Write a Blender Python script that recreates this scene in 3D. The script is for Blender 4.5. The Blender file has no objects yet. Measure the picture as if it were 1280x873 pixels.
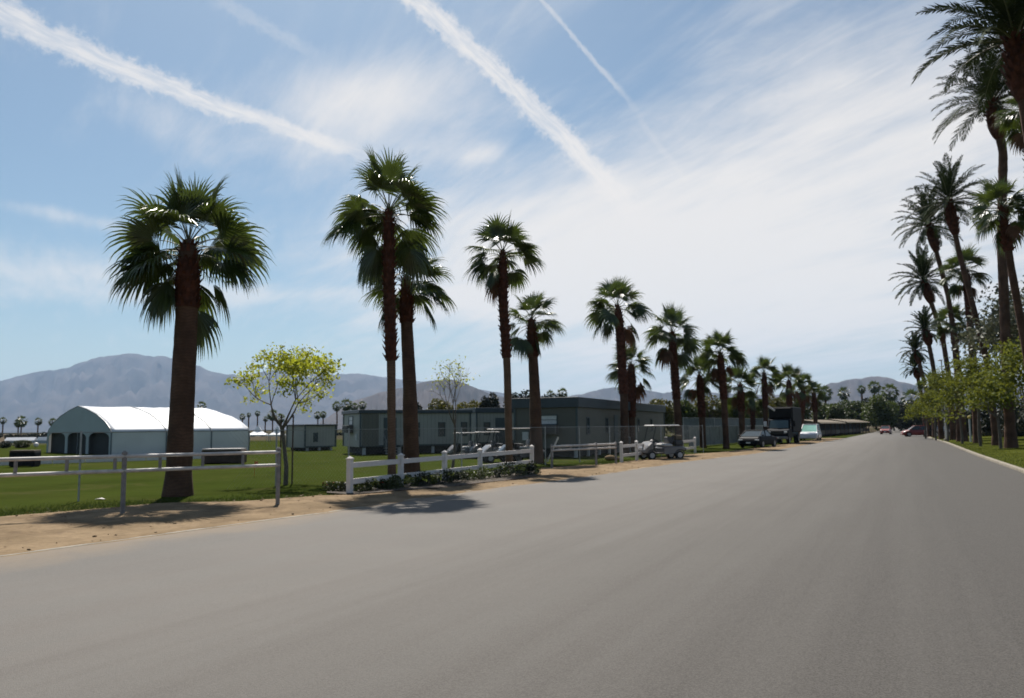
import bpy, math, random
import numpy as np
from mathutils import Vector, Matrix, noise as mnoise
sc = bpy.context.scene
COL = sc.collection
R = math.radians
# ------------------------------------------------------------------ camera
FPX, UC, VC = 995.0, 640.0, 436.5
CAMH = 1.85
YAW, PITCH, ROLL = R(26.5), R(5.61), R(-0.6)
CM = Matrix.Rotation(YAW, 3, 'Z') @ Matrix.Rotation(math.pi/2+PITCH, 3, 'X') @ Matrix.Rotation(ROLL, 3, 'Z')
CP = Vector((0, 0, CAMH))
cd = bpy.data.cameras.new('camera'); cam = bpy.data.objects.new('camera', cd); COL.objects.link(cam)
cam.matrix_world = Matrix.Translation(CP) @ CM.to_4x4()
cd.sensor_width = 36; cd.lens = 36*FPX/1280
cd.clip_start = 0.1; cd.clip_end = 90000
cd.dof.use_dof = True; cd.dof.focus_distance = 4.5; cd.dof.aperture_fstop = 4.3
sc.camera = cam
FW = Vector((-math.sin(YAW), math.cos(YAW), 0)); RT = Vector((math.cos(YAW), math.sin(YAW), 0))
# ------------------------------------------------------------------ light
SUN_EL = R(53.5)
SUNH = Vector((-0.642, 0.767, 0)).normalized()
SUND = Vector((SUNH.x*math.cos(SUN_EL), SUNH.y*math.cos(SUN_EL), math.sin(SUN_EL)))
sl = bpy.data.lights.new('sun', 'SUN'); so = bpy.data.objects.new('sun', sl); COL.objects.link(so)
sl.energy = 5.0; sl.angle = R(0.6); sl.color = (1, .95, .87)
so.rotation_euler = SUND.to_track_quat('Z', 'Y').to_euler()
so.location = (0, 0, 60)
sc.view_settings.view_transform = 'Standard'; sc.view_settings.look = 'None'
sc.view_settings.gamma = 1; sc.view_settings.use_curve_mapping = False
sc.view_settings.exposure = 0.62
SKY_STRENGTH = 0.06

def ray(u, v):
    return (CM @ Vector((u-UC, VC-v, -FPX))).normalized()
def G(u, v, z=0.0):
    d = ray(u, v); t = (z-CP.z)/d.z
    return CP + d*t
def depth(p): return (Vector(p)-CP).dot(FW)
def AT(u, v, Z):            # point seen at a pixel, at a horizontal distance Z ahead
    d = ray(u, v); return CP + d*(Z/d.dot(FW))
def MPP(p): return depth(p)/FPX

# ------------------------------------------------------------------ sky
world = bpy.data.worlds.new('World'); sc.world = world; world.use_nodes = True
nt = world.node_tree; nt.nodes.clear()
class NG:
    def __init__(s, nt): s.nt = nt
    def node(s, t, **k):
        n = s.nt.nodes.new(t)
        for a, b in k.items(): setattr(n, a, b)
        return n
    def put(s, sock, val):
        if hasattr(val, 'is_output') or isinstance(val, bpy.types.NodeSocket): s.nt.links.new(val, sock)
        else: sock.default_value = val
    def m(s, op, a, b=None, c=None, clamp=False):
        n = s.node('ShaderNodeMath', operation=op, use_clamp=clamp)
        s.put(n.inputs[0], a)
        if b is not None: s.put(n.inputs[1], b)
        if c is not None: s.put(n.inputs[2], c)
        return n.outputs[0]
    def vm(s, op, a, b=None):
        n = s.node('ShaderNodeVectorMath', operation=op)
        s.put(n.inputs[0], a)
        if b is not None: s.put(n.inputs[1], b)
        return n.outputs['Value'] if op in ('DOT_PRODUCT', 'LENGTH', 'DISTANCE') else n.outputs[0]
    def noise(s, vec, scale, detail=4, rough=.5, dist=0.0, out=0):
        n = s.node('ShaderNodeTexNoise'); s.put(n.inputs['Vector'], vec)
        n.inputs['Scale'].default_value = scale; n.inputs['Detail'].default_value = detail
        n.inputs['Roughness'].default_value = rough; n.inputs['Distortion'].default_value = dist
        return n.outputs[out]
    def mapr(s, v, a, b, c=0.0, d=1.0, smooth=True):
        n = s.node('ShaderNodeMapRange'); n.interpolation_type = 'SMOOTHSTEP' if smooth else 'LINEAR'
        s.put(n.inputs[0], v)
        for i, x in enumerate((a, b, c, d)): s.put(n.inputs[i+1], x)
        return n.outputs[0]
    def mix(s, f, a, b):
        n = s.node('ShaderNodeMix', data_type='RGBA')
        s.put(n.inputs[0], f); s.put(n.inputs[6], a); s.put(n.inputs[7], b)
        return n.outputs[2]
    def xyz(s, x, y, z):
        n = s.node('ShaderNodeCombineXYZ'); s.put(n.inputs[0], x); s.put(n.inputs[1], y); s.put(n.inputs[2], z); return n.outputs[0]
g = NG(nt)
sky = g.node('ShaderNodeTexSky', sky_type='NISHITA', sun_disc=False)
sky.sun_elevation = SUN_EL; sky.sun_rotation = math.atan2(SUNH.x, SUNH.y)
sky.altitude = 20; sky.air_density = 1.0; sky.dust_density = 1.0; sky.ozone_density = 2.0
tc = g.node('ShaderNodeTexCoord'); dirv = g.vm('NORMALIZE', tc.outputs['Generated'])
sp = g.node('ShaderNodeSeparateXYZ'); nt.links.new(dirv, sp.inputs[0])
zz = g.m('ADD', g.m('MAXIMUM', sp.outputs[2], 0.0), 0.12)
cx = g.m('DIVIDE', sp.outputs[0], zz); cy = g.m('DIVIDE', sp.outputs[1], zz)
# cloud layer coordinates, u along the streaks
ca, sa = math.cos(R(-32)), math.sin(R(-32))
cu = g.m('ADD', g.m('MULTIPLY', cx, ca), g.m('MULTIPLY', cy, sa))
cv = g.m('SUBTRACT', g.m('MULTIPLY', cy, ca), g.m('MULTIPLY', cx, sa))
pc = g.xyz(g.m('MULTIPLY', cu, .55), cv, 3.7)
n1 = g.noise(pc, 1.5, 10, .6, .35)
n2 = g.noise(g.xyz(g.m('MULTIPLY', cu, .3), g.m('MULTIPLY', cv, 1.3), 8.1), 2.6, 8, .62, 1.0)
def blob(u, v, spx, spy=None, tilt=0.0):  # soft region of the sky dome round a direction, gaussian in angle
    d = ray(u, v); spy = spy or spx
    side = d.cross(Vector((0, 0, 1))).normalized(); up = side.cross(d).normalized()
    a = side*math.cos(tilt)+up*math.sin(tilt); b = up*math.cos(tilt)-side*math.sin(tilt)
    x = g.m('DIVIDE', g.vm('DOT_PRODUCT', dirv, tuple(a)), spx/FPX)
    y = g.m('DIVIDE', g.vm('DOT_PRODUCT', dirv, tuple(b)), spy/FPX)
    r2 = g.m('ADD', g.m('MULTIPLY', x, x), g.m('MULTIPLY', y, y))
    return g.m('MULTIPLY', g.m('EXPONENT', g.m('MULTIPLY', r2, -1.0)), g.m('GREATER_THAN', g.vm('DOT_PRODUCT', dirv, tuple(d)), 0))
bias = g.m('MULTIPLY', blob(1010, 330, 400, 200), .46)
for (u, v, a, b, t, k) in [(760, 330, 200, 130, .0, .22), (1100, 90, 300, 170, 0, .12), (440, 112, 130, 40, .12, .26), (300, 170, 200, 50, .1, .18), (70, 335, 150, 26, -.08, .26), (80, 270, 90, 10, -.1, .25),
                           (606, 192, 34, 12, .2, .2), (190, 150, 140, 30, -.5, .12), (640, 380, 200, 26, .0, .22), (560, 300, 120, 60, 0, .12), (300, 370, 330, 12, .05, .15),
                           (850, 185, 130, 50, 0, -.11), (60, 180, 150, 60, 0, -.12), (720, 90, 110, 45, 0, -.1)]:
    bias = g.m('ADD', bias, g.m('MULTIPLY', blob(u, v, a, b, t), k))
n3 = g.noise(g.xyz(g.m('MULTIPLY', cu, .8), g.m('MULTIPLY', cv, 3.5), 5.5), 3.0, 8, .65, .8)
dens = g.m('ADD', g.m('ADD', g.m('ADD', g.m('MULTIPLY', n1, .72), g.m('MULTIPLY', n2, .46)), g.m('MULTIPLY', g.m('SUBTRACT', n3, .45), .26)), bias)
cloud = g.mapr(dens, .58, 1.14, 0, .93)
hz = g.mapr(sp.outputs[2], .0, .16, .12, 0.0)     # milky layer low down
cloud = g.m('MAXIMUM', cloud, hz)
def contrail(u0, v0, u1, v1, w0, w1, bend=0.0, k=.8, rag=1.0, s0=.05, s1=.12, seed=0.0):
    a, b = ray(u0, v0), ray(u1, v1)
    nrm = a.cross(b).normalized(); t = (b-a*a.dot(b)).normalized()
    L = math.atan2(b.dot(t), b.dot(a))
    s = g.m('DIVIDE', g.m('ARCTAN2', g.vm('DOT_PRODUCT', dirv, tuple(t)), g.vm('DOT_PRODUCT', dirv, tuple(a))), L)
    off = g.vm('DOT_PRODUCT', dirv, tuple(nrm))
    off = g.m('SUBTRACT', off, g.m('MULTIPLY', g.m('MULTIPLY', s, g.m('SUBTRACT', 1.0, s)), bend/FPX*4))
    wob = g.m('SUBTRACT', g.noise(g.xyz(g.m('MULTIPLY', s, 5.0), seed, .3), 1.6, 3, .55), .5)
    off = g.m('ADD', off, g.m('MULTIPLY', wob, .010*rag))
    fine = g.noise(dirv, 75, 6, .7)
    wid = g.m('MULTIPLY', g.mapr(s, 0, 1, w0/FPX, w1/FPX, False), g.mapr(fine, .25, .75, .55, 1.45))
    q = g.m('DIVIDE', off, wid); q = g.m('MULTIPLY', q, q); q = g.m('EXPONENT', g.m('MULTIPLY', g.m('MULTIPLY', q, g.m('ADD', q, .35)), -1.0))
    ends = g.m('MULTIPLY', g.mapr(s, -s0, s0, 0, 1), g.mapr(s, 1-s1, 1+s1, 1, 0))
    med = g.mapr(g.noise(g.xyz(g.m('MULTIPLY', s, 12.0), g.m('MULTIPLY', off, 220.0), seed), 1.0, 4, .6), .3, .65, .6, 1.0)
    return g.m('MULTIPLY', g.m('MULTIPLY', g.m('MULTIPLY', q, ends), med), k)
trails = [contrail(-60, -12, 445, 190, 17, 8, 9, .80, 1.2, .02, .12, 1.3), contrail(495, -20, 790, 262, 12, 15, -6, .86, 1.0, .02, .14, 4.4),
          contrail(660, -20, 780, 120, 2.2, 3.6, 0, .42, .4, .02, .3, 7.7), contrail(270, 0, 390, 65, 9, 7, 0, .2, .5, .1, .2, 2.2),
          contrail(800, 150, 860, 230, 4, 4, 0, .18, .4, .1, .3, 9.9)]
for t in trails: cloud = g.m('SUBTRACT', 1.0, g.m('MULTIPLY', g.m('SUBTRACT', 1.0, cloud), g.m('SUBTRACT', 1.0, t)))
CLOUDC = (10.2, 9.7, 9.2, 1)
skyb = g.vm('MULTIPLY', sky.outputs[0], (.82, .94, .93))
colr = g.mix(cloud, skyb, CLOUDC)
bg = g.node('ShaderNodeBackground'); nt.links.new(colr, bg.inputs[0]); bg.inputs[1].default_value = SKY_STRENGTH
wo = g.node('ShaderNodeOutputWorld'); nt.links.new(bg.outputs[0], wo.inputs[0])

# ------------------------------------------------------------------ materials
def mat(name, col, rough=.7, var=.25, scale=3.0, bump=0.0, bscale=20.0, metal=0.0, spec=.5, col2=None, trans=0.0, fn=None, tcol=None, coat=0.0):
    m = bpy.data.materials.new(name); m.use_nodes = True
    t = m.node_tree; q = NG(t); b = t.nodes['Principled BSDF']
    co = q.node('ShaderNodeTexCoord').outputs['Object']
    n = q.noise(co, scale, 5, .6)
    c1 = tuple(x*(1-var) for x in col)+(1,); c2 = tuple(x*(1+var) for x in (col2 or col))+(1,)
    c = q.mix(q.mapr(n, .3, .7), c1, c2)
    if fn: c = fn(q, co, c)
    t.links.new(c, b.inputs['Base Color'])
    b.inputs['Roughness'].default_value = rough; b.inputs['Metallic'].default_value = metal
    b.inputs['Specular IOR Level'].default_value = spec
    if coat: b.inputs['Coat Weight'].default_value = coat; b.inputs['Coat Roughness'].default_value = .06
    if bump:
        bn = q.node('ShaderNodeBump'); bn.inputs['Strength'].default_value = bump; bn.inputs['Distance'].default_value = .02
        t.links.new(q.noise(co, bscale, 4, .6), bn.inputs['Height']); t.links.new(bn.outputs[0], b.inputs['Normal'])
    if trans:
        tr = q.node('ShaderNodeBsdfTranslucent'); ms = q.node('ShaderNodeMixShader')
        if tcol: tr.inputs[0].default_value = tcol+(1,)
        else: t.links.new(c, tr.inputs[0])
        ms.inputs[0].default_value = trans
        t.links.new(b.outputs[0], ms.inputs[1]); t.links.new(tr.outputs[0], ms.inputs[2])
        t.links.new(ms.outputs[0], t.nodes['Material Output'].inputs[0])
    return m
def asphalt_fn(q, co, c):
    mp = q.node('ShaderNodeMapping'); mp.inputs['Scale'].default_value = (1.5, .04, 1); mp.inputs['Rotation'].default_value = (0, 0, R(1.5))
    q.nt.links.new(co, mp.inputs[0])
    st = q.noise(mp.outputs[0], 1.0, 6, .6)           # long wheel-worn streaks
    c = q.mix(q.mapr(st, .35, .7, 0, .7), c, (.128, .112, .098, 1))
    c = q.mix(q.mapr(q.noise(co, .22, 4, .5), .45, .68, 0, .3), c, (.088, .08, .071, 1))
    # light falloff painted into the colour: darker towards the right, broken by streaks
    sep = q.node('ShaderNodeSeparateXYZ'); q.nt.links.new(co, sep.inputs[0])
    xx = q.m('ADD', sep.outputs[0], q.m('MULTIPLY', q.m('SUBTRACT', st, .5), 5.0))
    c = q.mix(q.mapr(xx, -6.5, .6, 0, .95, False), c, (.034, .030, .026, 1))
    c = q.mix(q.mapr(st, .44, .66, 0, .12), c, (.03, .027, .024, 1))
    c = q.mix(q.mapr(q.noise(co, 70, 2, .7), .35, .65, 0, .3), c, (.17, .155, .14, 1))
    dust = q.mapr(q.m('SUBTRACT', sep.outputs[0], q.m('MULTIPLY', q.noise(co, .6, 5, .65), 2.4)), -13.2, -11.9, .55, 0)
    return q.mix(dust, c, (.21, .155, .10, 1))
M = {}
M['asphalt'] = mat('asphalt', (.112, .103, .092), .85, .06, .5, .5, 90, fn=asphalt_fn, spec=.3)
def lawn_fn(q, co, c):
    mp = q.node('ShaderNodeMapping'); mp.inputs['Scale'].default_value = (.05, .3, 1); mp.inputs['Rotation'].default_value = (0, 0, R(30))
    q.nt.links.new(co, mp.inputs[0])
    c = q.mix(q.mapr(q.noise(mp.outputs[0], .9, 4, .55), .4, .65, 0, .45), c, (.052, .055, .015, 1))
    c = q.mix(q.mapr(q.noise(co, 30, 3, .6), .35, .65, 0, .35), c, (.022, .034, .007, 1))
    sep = q.node('ShaderNodeSeparateXYZ'); q.nt.links.new(co, sep.inputs[0])
    c = q.mix(q.mapr(q.noise(co, .35, 6, .7, .6), .54, .66, 0, .5), c, (.066, .060, .024, 1))
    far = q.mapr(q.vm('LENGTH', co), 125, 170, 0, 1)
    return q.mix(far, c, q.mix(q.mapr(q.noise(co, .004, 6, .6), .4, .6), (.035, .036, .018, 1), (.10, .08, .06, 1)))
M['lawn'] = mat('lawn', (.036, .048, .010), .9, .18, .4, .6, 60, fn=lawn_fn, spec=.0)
M['verge'] = mat('verge_lawn', (.055, .062, .012), .9, .2, .8, .6, 60, spec=.0)
def sand_fn(q, co, c):
    c = q.mix(q.mapr(q.noise(co, .8, 6, .65, .5), .5, .68, 0, .75), c, (.115, .078, .047, 1))
    return q.mix(q.mapr(q.noise(co, 6, 5, .7), .45, .7, 0, .5), c, (.12, .085, .055, 1))
M['sand'] = mat('sand', (.185, .132, .078), .95, .16, .9, 1.0, 14, col2=(.215, .155, .095), spec=.05, fn=sand_fn)
M['soil'] = mat('soil', (.05, .035, .023), .95, .3, 5, .9, 20)
M['concrete'] = mat('concrete', (.20, .172, .13), .85, .25, 3, .2, 60)
M['hill'] = mat('hill', (.030, .026, .027), .95, .35, .0016, .0, 1, col2=(.055, .043, .040), spec=.1)
# vegetation
M['fan'] = mat('fan_leaf', (.032, .053, .015), .33, .35, 1.2, trans=.24, spec=.7, col2=(.048, .068, .017), tcol=(.09, .125, .02))
M['date'] = mat('date_leaf', (.032, .045, .018), .85, .3, 1.2, trans=.10, spec=.1)
M['deadleaf'] = mat('dead_leaf', (.13, .06, .03), .8, .3, 2, trans=.1)
M['petiole'] = mat('petiole', (.075, .08, .028), .5, .2, 2)
def trunk_fn(q, co, c):
    sep = q.node('ShaderNodeSeparateXYZ'); q.nt.links.new(co, sep.inputs[0])
    wv = q.node('ShaderNodeTexWave', wave_type='BANDS', bands_direction='Z'); wv.inputs['Scale'].default_value = 3.5
    wv.inputs['Distortion'].default_value = 9; wv.inputs['Detail'].default_value = 3; q.nt.links.new(co, wv.inputs['Vector'])
    return q.mix(q.m('MULTIPLY', wv.outputs[1], .28), c, (.035, .022, .016, 1))
M['trunk'] = mat('palm_trunk', (.095, .052, .034), .9, .3, 1.6, .9, 12, fn=trunk_fn, spec=.2)
M['trunk_tan'] = mat('palm_trunk_tan', (.15, .092, .06), .9, .25, 1.6, .9, 12, fn=trunk_fn, spec=.2)
M['boots'] = mat('palm_boots', (.078, .029, .018), .85, .4, 4, .9, 14, spec=.2)
M['bark'] = mat('bark', (.11, .09, .07), .9, .25, 5, .7, 20)
M['leaf_lime'] = mat('leaf_lime', (.24, .26, .022), .5, .3, 2, trans=.5, tcol=(.36, .38, .03))
M['leaf_green'] = mat('leaf_green', (.045, .062, .014), .55, .35, 1.5, trans=.25, tcol=(.09, .12, .02))
M['leaf_yellow'] = mat('leaf_yellowgreen', (.075, .075, .018), .6, .35, 1.0, trans=.25, tcol=(.15, .14, .025))
M['leaf_verge'] = mat('leaf_verge', (.080, .105, .012), .7, .35, 1.0, spec=.2, trans=.35, tcol=(.17, .18, .025))
M['leaf_dark'] = mat('leaf_dark', (.020, .026, .012), .6, .35, 1.0, trans=.1)
M['leaf_grey'] = mat('leaf_grey', (.10, .105, .062), .6, .25, 1.0, trans=.25)
M['leaf_bed'] = mat('leaf_bed', (.055, .065, .018), .6, .4, 6, trans=.2)
M['flower_red'] = mat('flower_red', (.55, .035, .02), .6, .2, 8)
M['flower_white'] = mat('flower_white', (.8, .72, .7), .6, .1, 8)
M['grassblade'] = mat('grass_blade', (.046, .066, .011), .6, .3, 6, spec=.2, trans=.3)
# built things
M['white'] = mat('white_paint', (.66, .60, .56), .45, .06, 4)
M['whitedirty'] = mat('weathered_white_rail', (.50, .45, .41), .5, .18, 5)
M['galv'] = mat('galvanised', (.32, .32, .32), .45, .15, 6, metal=.6)
M['galvdark'] = mat('weathered_pipe', (.22, .20, .19), .6, .2, 6, metal=.3)
M['tentroof'] = mat('tent_roof', (.78, .78, .80), .5, .04, .6, trans=.25, tcol=(.7, .72, .75))
M['tentwall'] = mat('tent_wall', (.80, .80, .78), .55, .05, .6, trans=.3)
M['tentgable'] = mat('tent_gable', (.30, .35, .355), .6, .05, .6)
M['tentrib'] = mat('tent_rib', (.13, .15, .16), .5, .1, 2)
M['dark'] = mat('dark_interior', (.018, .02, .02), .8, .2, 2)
def siding_fn(q, co, c):
    wv = q.node('ShaderNodeTexWave', wave_type='BANDS', bands_direction='X', wave_profile='SAW'); wv.inputs['Scale'].default_value = 1.05
    q.nt.links.new(co, wv.inputs['Vector'])
    return q.mix(q.mapr(wv.outputs[1], .86, 1.0, 0, .65), c, (.05, .06, .055, 1))
M['siding'] = mat('trailer_siding', (.30, .30, .27), .6, .08, .7, .1, 20, fn=siding_fn)
M['siding_tan'] = mat('trailer_siding_tan', (.125, .118, .095), .6, .08, .7, .1, 20, fn=siding_fn)
M['fascia'] = mat('trailer_fascia', (.035, .05, .062), .5, .1, 1)
M['trim'] = mat('trailer_trim', (.05, .07, .075), .5, .1, 1)
M['glass'] = mat('window_glass', (.06, .075, .08), .08, .1, 1, spec=.8)
M['blind'] = mat('window_blind', (.5, .52, .52), .4, .1, 10)
M['acgrey'] = mat('ac_casing', (.10, .09, .085), .6, .1, 6)
M['lightgrey'] = mat('light_grey_plastic', (.42, .44, .44), .5, .1, 6)
M['carglass'] = mat('car_glass', (.03, .04, .045), .12, .1, 1, spec=.5)
M['carglass_reflection'] = mat('car_glass_reflection', (.30, .55, .47), .10, .1, 1, spec=1.0, coat=.5)  # greenish sky reflection painted into the base colour
M['truckglass'] = mat('truck_glass', (.07, .10, .10), .15, .1, 1, spec=.6)
M['paint_navy'] = mat('paint_dark_blue', (.006, .007, .011), .6, .1, 1, spec=.12)
M['paint_black'] = mat('paint_black', (.010, .010, .011), .7, .1, 1, spec=.2)
M['paint_white'] = mat('paint_white', (.72, .68, .69), .3, .03, 1, coat=.6)
M['paint_red'] = mat('paint_red', (.20, .018, .013), .45, .1, 1, coat=.3)
M['paint_silver'] = mat('paint_silver', (.18, .18, .19), .45, .05, 1, metal=.6, coat=.5)
M['cartbody'] = mat('cart_body', (.15, .14, .14), .4, .08, 2, coat=.4)
M['cartroof'] = mat('cart_roof', (.36, .33, .31), .5, .08, 2)
M['rubber'] = mat('rubber', (.018, .017, .016), .85, .2, 6)
M['rim'] = mat('wheel_rim', (.38, .38, .4), .35, .1, 6, metal=.7)
M['vinyl'] = mat('seat_vinyl', (.04, .04, .042), .5, .15, 6)
M['vinyl_light'] = mat('seat_vinyl_light', (.5, .48, .46), .5, .1, 6)
M['lamp'] = mat('headlight_lens', (.6, .62, .62), .08, .05, 6, spec=1.0)
M['tan_roof'] = mat('tan_roof', (.13, .098, .06), .8, .15, 2)
M['wood'] = mat('brown_wood', (.07, .042, .028), .8, .3, 3, .4, 20)
M['orange'] = mat('orange_plastic', (.6, .16, .03), .5, .1, 4)
M['plate'] = mat('number_plate', (.6, .6, .58), .4, .05, 4)
M['screen'] = mat('fence_fabric', (.10, .125, .13), .8, .15, 2)
M['screen_white'] = mat('fence_fabric_pale', (.24, .245, .23), .8, .15, 1.5)
M['tan_post'] = mat('yellow_post_cap', (.5, .38, .08), .5, .1, 4)

# ------------------------------------------------------------------ mesh builder
class MB:
    def __init__(s): s.v = []; s.f = []; s.mi = []; s.mats = []
    def mid(s, m):
        if m not in s.mats: s.mats.append(m)
        return s.mats.index(m)
    def add(s, vs, fs, m=None):
        o = len(s.v); s.v += [tuple(x) for x in vs]; s.f += [tuple(i+o for i in q) for q in fs]
        s.mi += [s.mid(m) if m else 0]*len(fs); return s
    def box(s, c, size, rot=None, m=None, bev=0.0, top=(1, 1)):
        x, y, z = [a/2 for a in size]; c = Vector(c)
        b = min(bev, x*.9, y*.9, z*.9)
        if b > 0:
            prof = [(-z, b), (-z+b, 0), (z-b, 0), (z, b)]
            rings = []
            for k, (h, ins) in enumerate(prof):
                tx, ty = (top if k >= 2 else (1, 1))
                X, Y = (x-ins)*tx, (y-ins)*ty; bb = b
                rings.append([(-X+bb*(1), -Y, h), (X-bb, -Y, h), (X, -Y+bb, h), (X, Y-bb, h), (X-bb, Y, h), (-X+bb, Y, h), (-X, Y-bb, h), (-X, -Y+bb, h)])
            vs = [Vector(p) for r in rings for p in r]
            fs = [tuple(range(7, -1, -1)), tuple(range(24, 32))]
            for k in range(3):
                for i in range(8): j = (i+1) % 8; fs.append((k*8+i, k*8+j, k*8+8+j, k*8+8+i))
        else:
            vs = [Vector((sx*x*(top[0] if sz > 0 else 1), sy*y*(top[1] if sz > 0 else 1), sz*z)) for sz in (-1, 1) for sx, sy in ((-1, -1), (1, -1), (1, 1), (-1, 1))]
            fs = [(3, 2, 1, 0), (4, 5, 6, 7), (0, 1, 5, 4), (1, 2, 6, 5), (2, 3, 7, 6), (3, 0, 4, 7)]
        if rot: vs = [rot @ p for p in vs]
        return s.add([p+c for p in vs], fs, m)
    def tube(s, pts, rad, n=8, m=None, cap=True):
        pts = [Vector(p) for p in pts]
        if not hasattr(rad, '__len__'): rad = [rad]*len(pts)
        vs = []; fs = []; px = None
        for i, p in enumerate(pts):
            t = (pts[min(i+1, len(pts)-1)]-pts[max(i-1, 0)]).normalized()
            a = px if px is not None else (Vector((1, 0, 0)) if abs(t.x) < .8 else Vector((0, 1, 0)))
            a = (a-t*a.dot(t)).normalized(); px = a; b = t.cross(a)
            for k in range(n):
                th = 2*math.pi*k/n; vs.append(p+(a*math.cos(th)+b*math.sin(th))*rad[i])
        for i in range(len(pts)-1):
            for k in range(n): j = (k+1) % n; fs.append((i*n+k, i*n+j, i*n+n+j, i*n+n+k))
        if cap: fs += [tuple(range(n-1, -1, -1)), tuple(range(len(vs)-n, len(vs)))]
        return s.add(vs, fs, m)
    def sphere(s, c, r, seg=12, rings=8, m=None, sq=(1, 1, 1)):
        vs = []; fs = []; c = Vector(c)
        for i in range(rings+1):
            ph = math.pi*i/rings
            for k in range(seg):
                th = 2*math.pi*k/seg
                vs.append(c+Vector((r*sq[0]*math.sin(ph)*math.cos(th), r*sq[1]*math.sin(ph)*math.sin(th), r*sq[2]*math.cos(ph))))
        for i in range(rings):
            for k in range(seg): j = (k+1) % seg; fs.append((i*seg+k, i*seg+seg+k, i*seg+seg+j, i*seg+j))
        return s.add(vs, fs, m)
    def prism(s, poly, axis, a, b, m=None):   # polygon extruded along an axis ('x','y','z')
        n = len(poly)
        def P(p, w): return {'y': (p[0], w, p[1]), 'x': (w, p[0], p[1]), 'z': (p[0], p[1], w)}[axis]
        vs = [P(p, a) for p in poly]+[P(p, b) for p in poly]
        fs = [tuple(range(n)), tuple(range(2*n-1, n-1, -1))]+[(i, i+n, (i+1) % n+n, (i+1) % n) for i in range(n)]
        return s.add(vs, fs, m)
    def loft(s, rings, m=None, closed=True, cap=True):
        n = len(rings[0]); vs = [p for r in rings for p in r]; fs = []
        for i in range(len(rings)-1):
            for k in range(n if closed else n-1): j = (k+1) % n; fs.append((i*n+k, i*n+j, i*n+n+j, i*n+n+k))
        if cap: fs += [tuple(range(n-1, -1, -1)), tuple(range(len(vs)-n, len(vs)))]
        return s.add(vs, fs, m)
    def build(s, name, m=None, parent=None, smooth=False, loc=None):
        me = bpy.data.meshes.new(name); me.from_pydata(s.v, [], s.f)
        for x in (s.mats or [m]): me.materials.append(M[x] if isinstance(x, str) else x)
        if s.mats and len(s.mats) > 1: me.polygons.foreach_set('material_index', s.mi)
        if smooth: me.polygons.foreach_set('use_smooth', [True]*len(me.polygons))
        me.update()
        o = bpy.data.objects.new(name, me); COL.objects.link(o)
        if parent is not None: o.parent = parent
        if loc is not None: o.location = loc
        return o
def tag(o, label=None, cat=None, group=None, kind=None):
    if label: o['label'] = label
    if cat: o['category'] = cat
    if group: o['group'] = group
    if kind: o['kind'] = kind
    return o
def empty(name, loc, rz=0.0, label=None, cat=None, group=None, scale=1.0):
    o = bpy.data.objects.new(name, None); COL.objects.link(o); o.location = loc; o.rotation_euler = (0, 0, rz)
    o.scale = (scale,)*3; o.empty_display_size = .3
    return tag(o, label, cat, group)
def copy_tree(o, parent=None):
    c = o.copy(); COL.objects.link(c)
    if parent is not None: c.parent = parent
    for ch in [x for x in bpy.data.objects if x.parent == o]: copy_tree(ch, c)
    return c
def npmesh(name, V, F, m, parent=None):
    me = bpy.data.meshes.new(name)
    V = np.asarray(V, dtype=np.float32); F = np.asarray(F, dtype=np.int32)
    me.vertices.add(len(V)); me.vertices.foreach_set('co', V.ravel())
    k = F.shape[1]
    me.loops.add(F.size); me.loops.foreach_set('vertex_index', F.ravel())
    me.polygons.add(len(F)); me.polygons.foreach_set('loop_start', np.arange(0, F.size, k, dtype=np.int32))
    me.polygons.foreach_set('loop_total', np.full(len(F), k, dtype=np.int32))
    me.update(calc_edges=True); me.validate()
    me.materials.append(M[m])
    o = bpy.data.objects.new(name, me); COL.objects.link(o)
    if parent is not None: o.parent = parent
    return o
def hdg(v): return math.atan2(v.y, v.x)      # rotation that turns local +x onto v

# ------------------------------------------------------------------ ground, road, verges
def sheet(name, x0, x1, y0, y1, z, m):
    o = MB().add([(x0, y0, z), (x1, y0, z), (x1, y1, z), (x0, y1, z)], [(0, 1, 2, 3)]).build(name, m); return tag(o, kind='structure')
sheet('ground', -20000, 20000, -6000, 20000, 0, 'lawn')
Lp = [(0, 697), (330, 652), (400, 643), (480, 631), (540, 621.5), (620, 610), (680, 603), (770, 591), (860, 577), (940, 568), (1000, 557.5), (1040, 551)]
Ledge = [(-12.9, -25), (-12.2, 0)]+[tuple(G(*p)[:2]) for p in Lp]
print('Ledge', [(round(a, 1), round(b, 1)) for a, b in Ledge])
xl, yl = Ledge[-1]; Ledge += [(xl+.5, yl+40), (xl+.8, yl+110), (xl+1, 420)]
Rp = [(1275, 590), (1250, 581), (1220, 570), (1183, 554.5), (1160, 547.5)]
Redge = [tuple(G(*p)[:2]) for p in Rp]
print('Redge', [(round(a, 1), round(b, 1)) for a, b in Redge])
Redge = [(Redge[0][0]+.3, -25), (Redge[0][0]+.1, 0)]+Redge
xr, yr = Redge[-1]; Redge += [(xr+1.5, yr+14), (xr+7, yr+20), (xr+40, yr+22)]
Ep = [(0, 646), (100, 638), (200, 629), (300, 627), (400, 619.5), (440, 619), (500, 613), (560, 609), (600, 603.5), (640, 599.5), (667, 595), (676, 585), (700, 583.5), (760, 580.5), (800, 575), (860, 568), (900, 565.5), (940, 561), (985, 554.5), (1020, 549)]
Eedge = [tuple(G(*p)[:2]) for p in Ep]
Eedge = [(Eedge[0][0]-.3, -25)]+Eedge
def interp(E, y):
    ys = [p[1] for p in E]; xs = [p[0] for p in E]
    return float(np.interp(y, ys, xs))
Es = sorted(Eedge, key=lambda p: p[1]); Ls = sorted(Ledge, key=lambda p: p[1])
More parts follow.
